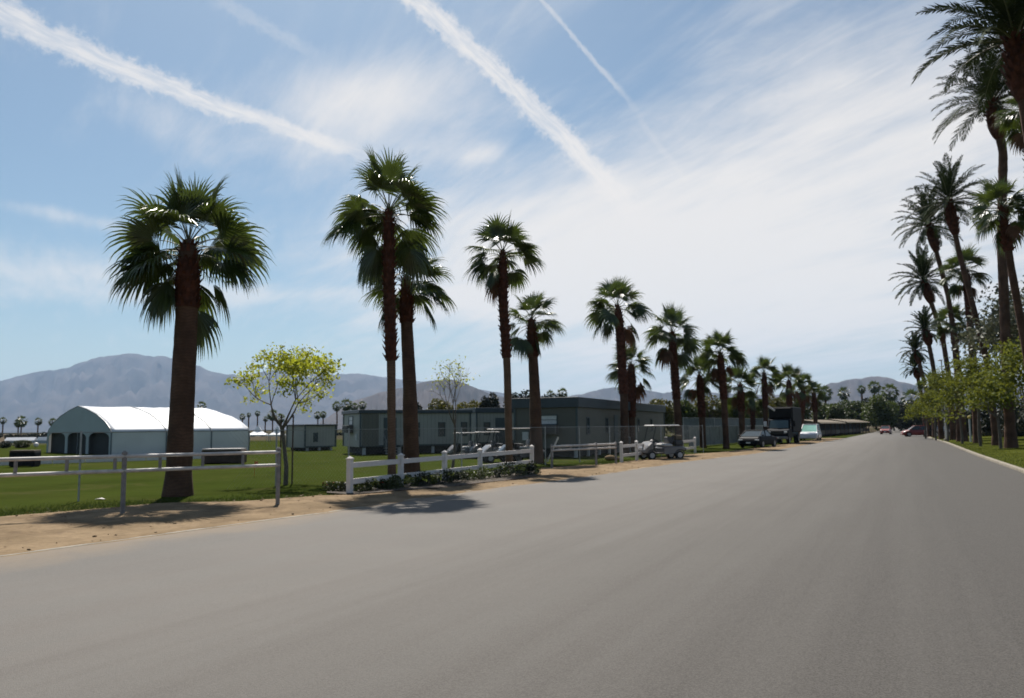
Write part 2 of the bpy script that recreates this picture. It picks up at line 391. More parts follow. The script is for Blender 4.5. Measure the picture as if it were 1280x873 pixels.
def strip(name, A, B, ys, nx, z0, m, amp=0.0, edge_amp=0.0):
    V = []; F = []
    for i, y in enumerate(ys):
        xa, xb = interp(A, y), interp(B, y)
        xa += edge_amp*(mnoise.noise(Vector((y*1.7, 3, 0)))+.6*mnoise.noise(Vector((y*6, 9, 0))))
        for k in range(nx+1):
            t = k/nx; x = xa+(xb-xa)*t
            z = z0+amp*(.5+mnoise.fractal(Vector((x*1.1, y*1.1, 0)), 1, 2, 4)*.5)*max(math.sin(math.pi*min(max(t, .0), 1)), .42 if .9 < t < .99 else 0)*(t < .99)
            V.append((x, y, max(z, z0)))
    for i in range(len(ys)-1):
        for k in range(nx):
            a = i*(nx+1)+k; F.append((a, a+1, a+nx+2, a+nx+1))
    o = npmesh(name, V, F, m); return tag(o, kind='structure')
ysr = list(np.arange(-25, 160, .5))
Rs = [p for p in Redge if p[1] <= yr+14]
# road: one sheet between the edges
V = []; F = []
ysroad = list(np.arange(-25, yr+14, 1.0))+list(np.arange(yr+14, 420, 6))
for y in ysroad:
    xa = interp(Ls, y); xb = interp(Rs, y) if y <= yr+14 else (xr+1.5 if y > yr+34 else xr+60)
    V += [(xa, y, .008), (xb, y, .008)]
F = [(2*i, 2*i+1, 2*i+3, 2*i+2) for i in range(len(ysroad)-1)]
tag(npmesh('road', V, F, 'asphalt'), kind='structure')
strip('sand_verge', Es, [(x+.12, y) for x, y in Ls], list(np.arange(-25, 112, .12)), 14, .004, 'sand', .085, .2)
# flush pale concrete edge beside the road on the left, raised kerb on the right
def ribbon(name, E, w0, w1, ys, z, hgt, m):
    V = []; F = []
    for y in ys:
        x = interp(E, y); V += [(x+w0, y, 0), (x+w0, y, z+hgt-.01), (x+w0+.01*np.sign(w1-w0), y, z+hgt), (x+w1-.01*np.sign(w1-w0), y, z+hgt), (x+w1, y, z+hgt-.01), (x+w1, y, 0)]
    for i in range(len(ys)-1):
        for k in range(5): a = i*6+k; F.append((a, a+1, a+7, a+6))
    return tag(npmesh(name, V, F, m), kind='structure')
ribbon('road_edge_strip', Ls, -.13, .0, list(np.arange(-25, 60, .5)), .0, .016, 'concrete')
ribbon('kerb', Rs, -.02, .16, list(np.arange(-25, yr+13, 1.0)), 0, .12, 'concrete')
V = []; F = []
ys = list(np.arange(-25, yr+13, 1.0))
for y in ys:
    x = interp(Rs, y)+.16
    for k, w in enumerate((0, 1.5, 4, 9, 30, 70)): V.append((x+w, y, .10+min(w, 9)*.045))
for i in range(len(ys)-1):
    for k in range(5): a = i*6+k; F.append((a, a+1, a+7, a+6))
tag(npmesh('verge_lawn', V, F, 'verge'), kind='structure')
def verge_z(p):
    w = p[0]-interp(Rs, min(p[1], yr+13))-.16
    return .10+min(max(w, 0), 9)*.045
def GV(u, v):     # point on the raised right verge
    z = .1
    for _ in range(6): p = G(u, v, z); z = verge_z(p) if p.y < yr+13 else .0
    return p
# soil bed under the flowers
bed = [G(u, v) for u, v in [(408, 618), (440, 620.5), (500, 615), (560, 611), (600, 605.5), (640, 601.5), (670, 596.5)]]
bed2 = [G(u, v) for u, v in [(412, 612), (440, 612), (500, 606.5), (560, 602), (600, 597.5), (640, 594), (668, 590)]]
tag(MB().loft([[Vector((p.x, p.y, .05)) for p in bed], [Vector((p.x, p.y, .05)) for p in bed2]], closed=False, cap=False).build('soil_bed', 'soil'), kind='structure')
# short grass blades along the edges of both lawns
rng = np.random.default_rng(5)
def blades(name, pts, h, w, m):
    n = len(pts); a = rng.uniform(0, 2*np.pi, n); hh = h*rng.uniform(.5, 1.3, n); P = np.array(pts)
    dx = np.c_[np.cos(a), np.sin(a), np.zeros(n)]*w; ln = rng.normal(0, .4, (n, 2))*hh[:, None]
    V = np.empty((n, 3, 3)); V[:, 0] = P-dx; V[:, 1] = P+dx; V[:, 2] = P+np.c_[ln, hh]
    return tag(npmesh(name, V.reshape(-1, 3), np.arange(3*n).reshape(-1, 3), m), kind='stuff')
pts = []
for _ in range(26000):
    y = 4+38*rng.random()**1.2; x = interp(Es, y)-abs(rng.normal(0, .9))+.12*rng.random(); pts.append((x, y, -.005))
for _ in range(9000):
    y = 20+60*rng.random()**1.3; x = interp(Rs, y)+.14+abs(rng.normal(0, 1.2)); pts.append((x, y, verge_z((x, y))-.005))
tag(blades('grass', pts, .075, .006, 'grassblade'), 'short green grass growing along the lawn edges', 'grass')
# small stones and clods on the sand
mb = MB()
for _ in range(420):
    y = 5+40*rng.random(); a, b = interp(Es, y), interp(Ls, y); x = a+(b-a)*rng.random()
    r = .012+.028*rng.random()**4; mb.sphere((x, y, .03), r, 6, 4, sq=(1, .8+.5*rng.random(), .6))
tag(mb.build('gravel', 'sand'), 'loose pebbles and clods scattered over the sandy verge', 'gravel', kind='stuff')

# dead leaves and fibres dropped by the palms
P = []
for _ in range(1500):
    y = 6+42*rng.random(); a, b = interp(Es, y), interp(Ls, y); t_ = min(abs(rng.normal(0, .33)), .97); P.append((a+(b-a)*t_, y, .055))
V, F = (lambda r, P: (lambda a, l: (np.stack([P-a*l, P+np.c_[-a[:, 1], a[:, 0], a[:, 2]]*l*.22, P+a*l, P-np.c_[-a[:, 1], a[:, 0], a[:, 2]]*l*.22], 1).reshape(-1, 3), np.arange(4*len(P)).reshape(-1, 4)))(np.c_[np.cos(r), np.sin(r), rng.uniform(-.15, .25, len(P))], rng.uniform(.02, .085, len(P))[:, None]))(rng.uniform(0, 6.283, len(P)), np.array(P))
tag(npmesh('leaf_litter', V, F, 'deadleaf'), 'dry brown leaf scraps strewn over the sandy verge', 'leaf litter', kind='stuff')
# ------------------------------------------------------------------ hills
def ridge(name, prof, D, dep, seed, nu=220, nv=26, rough=1.0):
    us = np.linspace(prof[0][0], prof[-1][0], nu); vs = np.interp(us, [p[0] for p in prof], [p[1] for p in prof])
    V = []; F = []
    for i in range(nu):
        top = AT(us[i], vs[i], D); H = max(top.z, 5)
        for j in range(nv+1):
            t = -1+2*j/nv
            Z = D+dep*t; base = Vector((top.x, top.y, 0))*(Z/D)
            a = 1-abs(t)
            q = Vector((base.x/D*7+seed, base.y/D*7, 0))
            rg = 1-abs(mnoise.fractal(q*3.2, .7, 2.1, 6))*1.9
            h = H*(a**1.15)*(1+(rg-.75)*.44*rough*(1-a**8)) + H*(.018*mnoise.noise(q*14)+.012*mnoise.noise(q*34)+.007*mnoise.noise(q*70))*a
            V.append((base.x, base.y, h if 0 < j < nv else -3))
    for i in range(nu-1):
        for j in range(nv): a = i*(nv+1)+j; F.append((a, a+nv+1, a+nv+2, a+1))
    o = npmesh(name, V, F, 'hill'); o.data.polygons.foreach_set('use_smooth', [True]*len(F)); return tag(o, kind='structure')
ridge('mountain', [(-700, 500), (-300, 486), (-100, 488), (0, 476), (30, 469), (50, 464), (75, 462), (90, 458), (112, 450), (130, 445.5), (150, 443), (168, 442.5), (185, 445), (205, 446), (225, 449), (245, 456), (262, 464), (280, 468), (310, 469), (340, 463), (380, 468), (420, 468), (450, 467), (480, 472), (530, 477), (600, 487), (680, 500), (760, 515), (860, 528)], 12500, 3600, 2.0, 300, 30)
ridge('hill', [(400, 528), (440, 502), (475, 491), (505, 484), (540, 475.5), (560, 474), (578, 478), (592, 484), (612, 492), (640, 499), (680, 512), (720, 526)], 5200, 1300, 7.0, 160, 22)
ridge('far_hill', [(560, 520), (620, 497), (660, 494), (700, 497), (730, 492), (755, 486), (780, 483), (805, 487), (830, 492), (860, 487), (900, 492), (960, 494), (1010, 492), (1060, 500), (1120, 520)], 9000, 2200, 11.0, 200, 22)
ridge('right_hill', [(960, 524), (1000, 500), (1012, 491), (1022, 484), (1031, 482), (1040, 478.5), (1049, 478), (1058, 475), (1068, 473.5), (1078, 473.5), (1087, 471), (1097, 470), (1104, 471.5), (1112, 472.5), (1125, 477.5), (1137, 479), (1150, 484), (1190, 490), (1260, 482), (1340, 488), (1500, 500)], 6500, 1600, 17.0, 180, 22)

# ------------------------------------------------------------------ palms
def trunk_tube(mb, path, rads, n=14, step=.22, rough=.05, seed=0):
    path = [Vector(p) for p in path]
    d = [0]
    for a, b in zip(path, path[1:]): d.append(d[-1]+(b-a).length)
    L = d[-1]; k = max(int(L/step), 6); pts = []; rr = []
    for i in range(k+1):
        s = L*i/k
        p = Vector([float(np.interp(s, d, [q[c] for q in path])) for c in range(3)])
        pts.append(p); r = float(np.interp(s/L, [q[0] for q in rads], [q[1] for q in rads]))
        rr.append(r*(1+rough*.6*mnoise.noise(Vector((s*9, seed, 4)))+rough*1.4*mnoise.noise(Vector((s*1.6, seed, 0)))))
    for _ in range(3):
        pts = [pts[0]]+[(pts[i-1]+pts[i]*2+pts[i+1])/4 for i in range(1, len(pts)-1)]+[pts[-1]]
    mb.tube(pts, rr, n); return pts, rr
def boots(mb, pts, rr, i0, rnd, dens=1.0, size=1.0):
    for i in range(i0, len(pts)-1):
        n = int(9*dens)
        for k in range(n):
            th = 2*math.pi*(k+.5*(i % 2))/n+rnd.uniform(-.15, .15)
            o = Vector((math.cos(th), math.sin(th), 0)); r = rr[i]
            s = size*rnd.uniform(.7, 1.3)
            p0 = pts[i]+o*r*.85; tip = pts[i]+o*(r+.09*s)+Vector((0, 0, .20*s*rnd.uniform(.6, 1.3)))
            sd = Vector((-o.y, o.x, 0))*.055*s
            mb.add([p0-sd, p0+sd, p0+sd*.4+Vector((0, 0, .09)), p0-sd*.4+Vector((0, 0, .09)), tip-sd*.5, tip+sd*.5], [(0, 1, 5, 4), (1, 2, 5), (2, 3, 4, 5), (3, 0, 4)])
def fan_frond(lv, pv, C, az, el, Lp, Lb, rnd, nl=24, droop=1.0):
    """petiole into pv; pleated fan blade into lv"""
    T = Vector((math.cos(az)*math.cos(el), math.sin(az)*math.cos(el), math.sin(el)))
    p = Vector(C); pts = [p.copy()]; d = T.copy()
    for i in range(5):
        d = (d+Vector((0, 0, -.045*droop*(i+1)*.6))).normalized(); p = p+d*Lp/5; pts.append(p.copy())
    pv.tube(pts, [.03, .022, .018, .016, .014, .012], 4, cap=False)
    S = d.cross(Vector((0, 0, 1)))
    S = S.normalized() if S.length > .15 else Vector((-math.sin(az), math.cos(az), 0))
    N = S.cross(d).normalized()
    roll = rnd.uniform(-.85, .85); S, N = S*math.cos(roll)+N*math.sin(roll), N*math.cos(roll)-S*math.sin(roll)
    half = R(rnd.uniform(70, 98)); nseg = 5
    V = lv.v; F = lv.f
    for k in range(nl):
        ph = -half+2*half*(k+.5)/nl
        L = Lb*(.66+.34*math.cos(ph*.8))*rnd.uniform(.88, 1.08)
        q = p+d*(.10*Lb*math.cos(ph)); e = (d*math.cos(ph)+S*math.sin(ph)+N*.16).normalized()
        side = (S*math.cos(ph)-d*math.sin(ph)).normalized()
        wmax = 2*half/nl*L*.5*.68; o = len(V)
        dr = droop*rnd.uniform(.75, 1.3)
        for j in range(nseg+1):
            t = j/nseg
            w = wmax*(t/.42 if t < .42 else max(1-(t-.42)/.58, .0))
            fold = N*(w*.55)
            V.append(tuple(q-side*w)); V.append(tuple(q-fold)); V.append(tuple(q+side*w))
            e = (e+Vector((0, 0, -.62*dr*t*t))+Vector((0, 0, -.07*dr))).normalized(); q = q+e*L/nseg
        for j in range(nseg):
            a = o+3*j; F.append((a, a+1, a+4, a+3)); F.append((a+1, a+2, a+5, a+4))
def world_path(path, sink=.05):
    base = G(*path[0]); return base
def palm_path(path, right=False):
    base = GV(*path[0]) if right else G(*path[0]); Z = depth(base)
    pts = [base-Vector((0, 0, .15))]+[AT(u, v, Z) for u, v in path[1:]]
    return base, pts, Z
LEFTG = 'fan palms along the left side of the road'
def fan_palm(path, R_px, wb, wt, seed, label, group=LEFTG, nfr=34, bootv=None, right=False, lower='trunk', dead=2, nl=24, flare=1.25, cat='palm tree', low=-55):
    rnd = random.Random(seed)
    base, pts, Z = palm_path(path, right); mpp = Z/FPX
    root = empty('fan_palm', base, 0, label, cat, group); deads = []
    loc = [p-base for p in pts]; H = loc[-1].z
    mb = MB(); rb, rt = wb*mpp/2, wt*mpp/2
    tp, rr = trunk_tube(mb, loc, [(0, rb*flare), (.05, rb*1.08), (.12, rb), (.75, rt), (.95, rt*.95), (1, rt*.4)], seed=seed)
    mb.build('trunk', lower, root, smooth=True)
    if bootv is None: bf = .6
    else: bf = (path[0][1]-bootv)/(path[0][1]-path[-1][1])
    i0 = max(int(len(tp)*bf), 1)
    bb = MB(); rr2 = [(r*1.1+.02)*min(1, .7+.3*(len(rr)-1-q)/5) for q, r in enumerate(rr)]
    bb.tube(tp[i0:], rr2[i0:], 12); boots(bb, tp, rr2, i0, rnd); bb.build('leaf_bases', 'boots', root)
    Rm = R_px*mpp; lv, pv, dv = MB(), MB(), MB()
    C = loc[-1]
    for k in range(nfr):
        t = (k+.5)/nfr
        el = R(float(np.interp(t, [0, .2, .5, .84, 1], [82, 56, 27, 2, low])) + rnd.uniform(-8, 8)); az = k*2.39996+seed+rnd.uniform(-.3, .3)
        if el < R(34) and math.sin(az-YAW) < -.42: az += math.pi*.5*rnd.choice((-1, 1))
        sc_ = rnd.uniform(.86, 1.1)*(1-.2*max(0, math.sin(el)))
        Lp_ = Rm*rnd.uniform(.36, .54)*sc_; Lb_ = Rm*rnd.uniform(.56, .68)*sc_
        dr = .7+1.1*t+(.5 if el < 0 else 0)
        c0 = C+Vector((0, 0, -rt*2.2*t))
        dv = MB()
        if dead and k >= nfr-dead: deads.append(dv)
        fan_frond(dv if (dead and k >= nfr-dead) else lv, pv, c0, az, el, Lp_, Lb_, rnd, nl, dr)
    lv.build('crown', 'fan', root); pv.build('petioles', 'petiole', root)
    for dv in deads: dv.build('dead_frond', 'deadleaf', root)
    return root
fan_palm([(222, 620), (229, 480), (234, 380), (236, 300)], 108, 31, 26, 1, 'nearest thick trunked fan palm, behind the grey pipe rail and before the marquee', nfr=38, bootv=385, nl=28, flare=1.25, dead=0)
fan_palm([(490, 607), (489, 450), (486, 350), (486, 262)], 87, 10, 12, 2, 'tallest slender fan palm, tan lower trunk, behind the long white fence', nfr=33, bootv=450, nl=26, lower='trunk_tan', flare=1.5, dead=0)
fan_palm([(515, 597), (512, 480), (508, 400), (508, 346)], 67, 20, 15, 3, 'thick grey trunked fan palm just right of the slender tan one, its crown lower', nfr=31, bootv=405, nl=26, dead=0)
fan_palm([(637, 587), (634, 460), (629, 380), (628, 314)], 56, 9, 9.5, 4, 'slender tan trunked fan palm behind the right end of the long white fence', nfr=30, bootv=448, lower='trunk_tan', flare=1.5, dead=1)
fan_palm([(671, 579), (669, 500), (666, 440), (664, 398)], 45, 16, 12, 5, 'short stout fan palm at the right end post of the long white fence', nfr=27, bootv=445, flare=1.2, dead=0)
fan_palm([(781, 567), (780, 500), (776, 430), (772, 381)], 46, 10, 9.5, 6, 'fan palm left of the parked golf cart, taller of the crossing pair', nfr=27, bootv=492, dead=1)
fan_palm([(788, 564), (789, 500), (789, 455)], 36, 11, 10, 7, 'low fan palm left of the parked golf cart, shorter of the crossing pair', nfr=30, bootv=520, dead=2)
fan_palm([(850, 562), (846, 500), (842, 450), (840, 414)], 43, 9.5, 8.5, 8, 'fan palm standing right behind the parked golf cart', nfr=28, bootv=500, dead=1)
fan_palm([(879, 560), (877, 510), (874, 468)], 33, 8, 8, 9, 'low fan palm between the golf cart and the dark sedan, crown under its taller neighbours', nfr=30, bootv=520, dead=2)
fan_palm([(908, 561), (905, 500), (900, 440)], 35, 7.5, 8, 10, 'tall fan palm standing just left of the dark sedan', nfr=32, bootv=500, dead=2)
fan_palm([(928, 557), (927, 515), (925, 480)], 30, 7, 8, 11, 'fan palm rising directly behind the dark sedan', nfr=30, bootv=515, dead=2)
fan_palm([(957, 553), (957, 510), (955, 466)], 25, 6, 6, 12, 'fan palm behind the left side of the black box truck', nfr=30, bootv=510, dead=2)
fan_palm([(986, 551), (987, 510), (986, 475)], 24, 6.5, 6.5, 13, 'fan palm with pale trunk beside the right side of the black box truck', nfr=30, bootv=505, dead=2)
fan_palm([(1001, 549.5), (1003, 510), (1004, 482)], 21, 5, 6, 14, 'fan palm rising behind the white minivan, left of the last one', nfr=28, bootv=515, dead=2)
fan_palm([(1020, 547.5), (1019, 515), (1017, 490)], 19, 5, 5.5, 15, 'last and lowest roadside fan palm in front of the stable', nfr=28, bootv=515, dead=2)
fan_palm([(942, 553), (941, 525), (941, 500)], 17, 5, 5, 16, 'small low fan palm between sedan and box truck, under the taller crowns', nfr=26, bootv=530, dead=2)
# right side
RG = 'palms along the right verge'
def date_frond(lv, pv, C, az, el, L, rnd, n=30, droop=1.0, wk=1.0):
    d = Vector((math.cos(az)*math.cos(el), math.sin(az)*math.cos(el), math.sin(el))); p = Vector(C); pts = [p.copy()]; ns = 9
    for i in range(ns):
        d = (d+Vector((0, 0, -.028*droop*(i+1)))).normalized(); p = p+d*L/ns; pts.append(p.copy())
    pv.tube(pts, [max(.035*(1-i/ns), .006) for i in range(ns+1)], 4, cap=False)
    S = Vector((-math.sin(az), math.cos(az), 0)); tw = rnd.uniform(-.5, .5)
    V = lv.v; F = lv.f
    for k in range(n):
        s = .13+.87*(k+rnd.random()*.5)/n; x = s*ns; i = min(int(x), ns-1); f = x-i
        q = pts[i]*(1-f)+pts[i+1]*f; T = (pts[i+1]-pts[i]).normalized(); N = S.cross(T)*-1
        if N.z < 0: N = -N
        ll = L*.17*(math.sin(math.pi*min(s*.88+.1, 1))**.6)*rnd.uniform(.85, 1.15)
        for sg in (-1, 1):
            dv = (T*.85+S*sg*rnd.uniform(.55, .9)+N*rnd.uniform(.1, .55)+Vector((0, 0, -.15))).normalized()
            m_ = q+dv*ll*.55; e = q+dv*ll+Vector((0, 0, -ll*.15)); w = T*(.031+.004*L)*(30/n)**.5*wk
            o = len(V); V += [tuple(q-w*.4), tuple(q+w*.4), tuple(m_+w), tuple(m_-w), tuple(e)]
            F.append((o, o+1, o+2, o+3)); F.append((o+3, o+2, o+4))
def date_palm(path, R_px, w, seed, label, nfr=62, low=-20, n=36, group=RG, right=True, lean=(0, 0)):
    rnd = random.Random(seed*7+1)
    base, pts, Z = palm_path(path, right); mpp = Z/FPX
    root = empty('date_palm', base, 0, label, 'palm tree', group)
    loc = [p-base for p in pts]; r = w*mpp/2; Rm = R_px*mpp
    mb = MB(); tp, rr = trunk_tube(mb, loc, [(0, r*1.35), (.06, r), (.85, r*.82), (1, r*.9)], rough=.09, seed=seed)
    mb.build('trunk', 'trunk', root)
    i0 = int(len(tp)*(1-min(.14, 2.4/loc[-1].z)))-1; k = len(tp)-i0
    rb = [r*(.9+.85*math.sin(math.pi*(i/(k-1))**.8)) for i in range(k)]
    bb = MB(); bb.tube(tp[i0:], rb, 12); boots(bb, tp[i0:], rb, 0, rnd, 1, 1.6); bb.build('leaf_bases', 'boots', root)
    C = loc[-1]; lv, pv = MB(), MB()
    for j in range(nfr):
        t = (j+.5)/nfr; el = R(84-(84-low)*t**.9+rnd.uniform(-6, 6)); az = j*2.39996+seed
        date_frond(lv, pv, C+Vector((0, 0, .2-.5*t)), az, el, Rm*rnd.uniform(.9, 1.1), rnd, n, .5+.6*t, max(1, Z/55))
    lv.build('crown', 'date', root); pv.build('petioles', 'petiole', root)
    return root
date_palm([(1333, 600), (1315, 400), (1292, 200), (1272, 80), (1268, 42)], 128, 17, 21, 'date palm whose large crown fills the top right corner of the view', 50, n=60, low=2)
fan_palm([(1312, 592), (1300, 350), (1286, 135)], 47, 12, 12, 22, 'fan palm with glinting crown at the right edge, under the corner date palm', RG, 30, bootv=300, right=True, dead=1)
date_palm([(1264, 560), (1258, 450), (1252, 300), (1254, 190), (1240, 126)], 80, 12.5, 23, 'tall thick trunked date palm nearest inside the right edge, rising past a fan palm crown', 54, n=52, low=-10)
fan_palm([(1303, 585), (1283, 440), (1263, 330), (1252, 258)], 46, 9, 9, 24, 'leaning fan palm whose crown crosses the tall thick date palm trunk halfway up', RG, 32, bootv=320, right=True, dead=1)
date_palm([(1245, 557), (1238, 470), (1228, 430), (1213, 370), (1200, 320), (1190, 275), (1186, 250)], 56, 7.5, 25, 'curved date palm, highest crown of the group left of the tall thick trunk', 52)
date_palm([(1206, 552), (1199, 470), (1193, 420), (1185, 370), (1176, 335), (1165, 295), (1160, 280)], 46, 6.5, 26, 'curved date palm, second highest crown of the group leaning over the road', 48)
date_palm([(1192, 550), (1186, 470), (1178, 420), (1168, 390), (1158, 362), (1154, 350)], 41, 6.5, 27, 'curved date palm with third highest crown, leaning left over the road', 46)
fan_palm([(1222, 554), (1217, 460), (1211, 380), (1207, 335)], 36, 9, 8, 28, 'fan palm crown caught among the leaning date palm trunks on the right', RG, 30, bootv=400, right=True, dead=2)
fan_palm([(1200, 552), (1197, 470), (1191, 400)], 29, 7.5, 7, 29, 'shorter fan palm between the leaning date palms on the right', RG, 28, bootv=430, right=True, dead=2)
date_palm([(1177, 549), (1172, 490), (1165, 450), (1159, 420), (1156, 412)], 27, 6, 30, 'date palm with fourth highest crown on the right, above the small far ones', 42, n=24)
date_palm([(1162, 546), (1158, 490), (1148, 448), (1144, 438)], 22, 5, 31, 'small far date palm on the right, upper of the last two', 40, n=20)
date_palm([(1158, 545), (1153, 500), (1146, 466), (1144, 460)], 20, 5, 32, 'small far date palm on the right, lowest crown of the row', 40, n=20)
fan_palm([(1168, 547), (1167, 510), (1164, 478)], 19, 5, 5, 33, 'farthest fan palm of the right verge, above the last lime tree', RG, 26, bootv=500, right=True, dead=2)
# far palms on the field's far side
FARG = 'far palms beyond the polo field'
def far_palm(u, vc, Z, r, seed, label, w=1.6, group=FARG, vb=None):
    c = AT(u, vc, Z); base = Vector((c.x, c.y, 0)); rnd = random.Random(seed)
    root = empty('fan_palm', base, 0, label, 'palm tree', group); H = c.z; mpp = Z/FPX
    mb = MB(); mb.tube([(0, 0, -.2), (rnd.uniform(-.2, .2), 0, H*.5), (0, 0, H)], w*mpp*.5, 8); mb.build('trunk', 'trunk', root)
    lv, pv = MB(), MB(); Rm = r*mpp
    for k in range(32):
        t = (k+.5)/32
        fan_frond(lv, pv, (0, 0, H), k*2.4+seed, R(80-150*t), Rm*.5, Rm*.55, rnd, 9, 1.0+t)
    lv.add(pv.v, pv.f); lv.build('crown', 'fan', root); return root
for i, (u, v, Z, r, lab) in enumerate([(4, 526, 330, 5, 'leftmost far palm at the left edge of the field'), (27, 527, 280, 8, 'bushy far palm pair member, larger, left of the marquee'), (23, 529, 300, 6, 'bushy far palm pair member, smaller, left of the marquee'), (48, 527, 320, 5.5, 'round headed far palm above the low white tents'), (66, 528, 320, 6, 'far palm nearest the left side of the marquee'),
        (252, 508, 200, 7, 'far palm head peeping over the marquee roof beside the near trunk'), (303, 521, 300, 4.5, 'far palm just right of the marquee, first of its cluster'), (311, 519, 340, 3.5, 'thin far palm right of the marquee, second of its cluster'), (322, 517, 330, 4, 'thin far palm above the first peaked tent'), (332, 524, 320, 4, 'low far palm between the first two peaked tents'),
        (341, 519, 300, 8, 'bushy far palm behind the second peaked tent'), (351, 523, 260, 7, 'bushy far palm left of the lime tree trunk'), (397, 519, 280, 5.5, 'small far palm over the low green cabin, left one'), (404, 518.5, 290, 5, 'small far palm over the low green cabin, right one'),
        (421, 508, 240, 7, 'far palm over the trailer with air conditioner, leftmost of four'), (433, 506, 240, 9, 'largest far palm over the trailer with air conditioner'), (443, 509, 250, 6, 'far palm over the trailer with air conditioner, third of four'), (453, 507, 240, 6.5, 'far palm over the trailer with air conditioner, rightmost of four'),
        (703, 492, 190, 8, 'far palm over the big trailer roof beside its left end'), (688, 494, 200, 7, 'far palm just right of the stout palm trunk')]):
    far_palm(u, v, Z, r, 40+i, lab)
FG2 = 'far palms over the trees at the end of the road'
for i, (u, v, Z, r, lab) in enumerate([(1055, 492, 260, 9, 'far palm over the trees at the road end, leftmost'), (1077, 487, 260, 6, 'far palm over the trees at the road end, second from left'), (1093, 484, 250, 9, 'far palm standing clear above the left of the round tree'), (1112, 491, 230, 13, 'bushy far palm at right behind the round tree'), (1031, 492, 230, 11, 'far palm just right of the roadside palm row'), (1139, 499, 220, 14, 'dark far palm behind the right date palms')]):
    far_palm(u, v, Z, r, 70+i, lab, w=2.2, group=FG2)

# ------------------------------------------------------------------ broadleaf trees
def leaf_cloud(P, size, seed, flat=.0):
    r = np.random.default_rng(seed); n = len(P)
    a = r.normal(size=(n, 3)); a /= np.linalg.norm(a, axis=1)[:, None]; b = r.normal(size=(n, 3)); b[:, 2] *= (1-flat)
    b -= (a*b).sum(1)[:, None]*a; b /= np.linalg.norm(b, axis=1)[:, None]
    s = size*r.uniform(.6, 1.35, n)[:, None]; a = a*s; b = b*s*.55
    V = np.empty((n, 4, 3)); V[:, 0] = P-a; V[:, 1] = P-b; V[:, 2] = P+a; V[:, 3] = P+b
    return V.reshape(-1, 3), np.arange(4*n).reshape(-1, 4)
def lobes_points(C, rad, n, seed, nl=14, zmin=None):
    r = np.random.default_rng(seed); rad = np.array(rad)
    d = r.normal(size=(nl, 3)); d /= np.linalg.norm(d, axis=1)[:, None]
    ctr = np.array(C)+d*rad*r.uniform(.35, .72, nl)[:, None]; lr = r.uniform(.28, .52, nl)
    k = r.integers(0, nl, n); e = r.normal(size=(n, 3)); e /= np.linalg.norm(e, axis=1)[:, None]
    rr = r.uniform(.55, 1.08, n)**.6
    P = ctr[k]+e*rad*(lr[k]*rr)[:, None]
    if zmin is not None: P = P[P[:, 2] > zmin]
    return P
def branches(mb, base, H, r0, rnd, levels=4, spread=.55, split=3, first=.35):
    tips = []
    def rec(p, d, L, r, lv):
        pts = [p]; q = p
        for i in range(3):
            d = (d+Vector((rnd.uniform(-.12, .12), rnd.uniform(-.12, .12), rnd.uniform(-.04, .1)))).normalized(); q = q+d*L/3; pts.append(q)
        mb.tube(pts, [r, r*.88, r*.76, r*.66], 7 if lv < 2 else 5, cap=False)
        if lv >= levels-1: tips.extend([q, pts[2]]); return
        if lv >= levels-2: tips.append(q)
        for k in range(split):
            a = 2*math.pi*(k+rnd.random()*.6)/split; s = spread*rnd.uniform(.6, 1.3)
            x = d.orthogonal().normalized(); y = d.cross(x)
            nd = (d+(x*math.cos(a)+y*math.sin(a))*s*1.2).normalized()
            rec(q, nd, L*rnd.uniform(.62, .85), r*.62, lv+1)
    rec(Vector(base), Vector((0, 0, 1)), H*first, r0, 0); return tips
def twig_tree(name, base, H, cr, r0, seed, label, leafm, nleaf, lsize, cat='tree', group=None, lean=0.0, first=.4, spread=.6, levels=4, split=3, sig=.35, zsq=1.0):
    rnd = random.Random(seed); root = empty(name, base, 0, label, cat, group); mb = MB()
    tips = branches(mb, (0, 0, -.05), H, r0, rnd, levels, spread, split, first)
    mx = max(t.z for t in tips); wd = max((t.x**2+t.y**2)**.5 for t in tips)
    t0 = H*first
    def fit(p):       # scale the limbs above the clear trunk to the wanted size
        p = Vector(p)
        if p.z > t0: k = (p.z-t0)/(mx-t0); s = 1+(cr/wd-1)*min(1, k*4); q = max(p.z-t0, 0)/(mx-t0); return Vector((p.x*s, p.y*s, t0+(p.z-t0)*(H-t0)/(mx-t0)))+RT*lean*q
        return p
    mb.v = [tuple(fit(p)) for p in mb.v]; tips = np.array([fit(t) for t in tips])
    mb.build('trunk', 'bark', root, smooth=True)
    r = np.random.default_rng(seed); k = r.integers(0, len(tips), nleaf)
    P = tips[k]+r.normal(size=(nleaf, 3))*sig*np.array([1, 1, .6*zsq])
    V, F = leaf_cloud(P, lsize, seed); npmesh('crown', V, F, leafm, root)
    return root
def bush_tree(name, u, vb, Z, rx_px, top_v, seed, label, leafm, n=5000, lsize=.16, group=None, cat='tree', low=.25, nl=16, rt=.25):
    c = AT(u, vb, Z); base = Vector((c.x, c.y, 0)); mpp = Z/FPX; H = AT(u, top_v, Z).z; rx = rx_px*mpp
    root = empty(name, base, 0, label, cat, group)
    zc = H*(1+low)/2; rz = H*(1-low)/2
    P = lobes_points((0, 0, zc), (rx*1.0, rx*.9, rz*1.12), n, seed, nl, zmin=.02)
    P = P[P[:, 2] < H*1.03]
    V, F = leaf_cloud(P, lsize, seed); npmesh('crown', V, F, leafm, root)
    rnd = random.Random(seed); mb = MB()
    branches(mb, (0, 0, -.1), H*.9, rt, rnd, 3, .5, 3, .38); mb.build('trunk', 'bark', root)
    return root
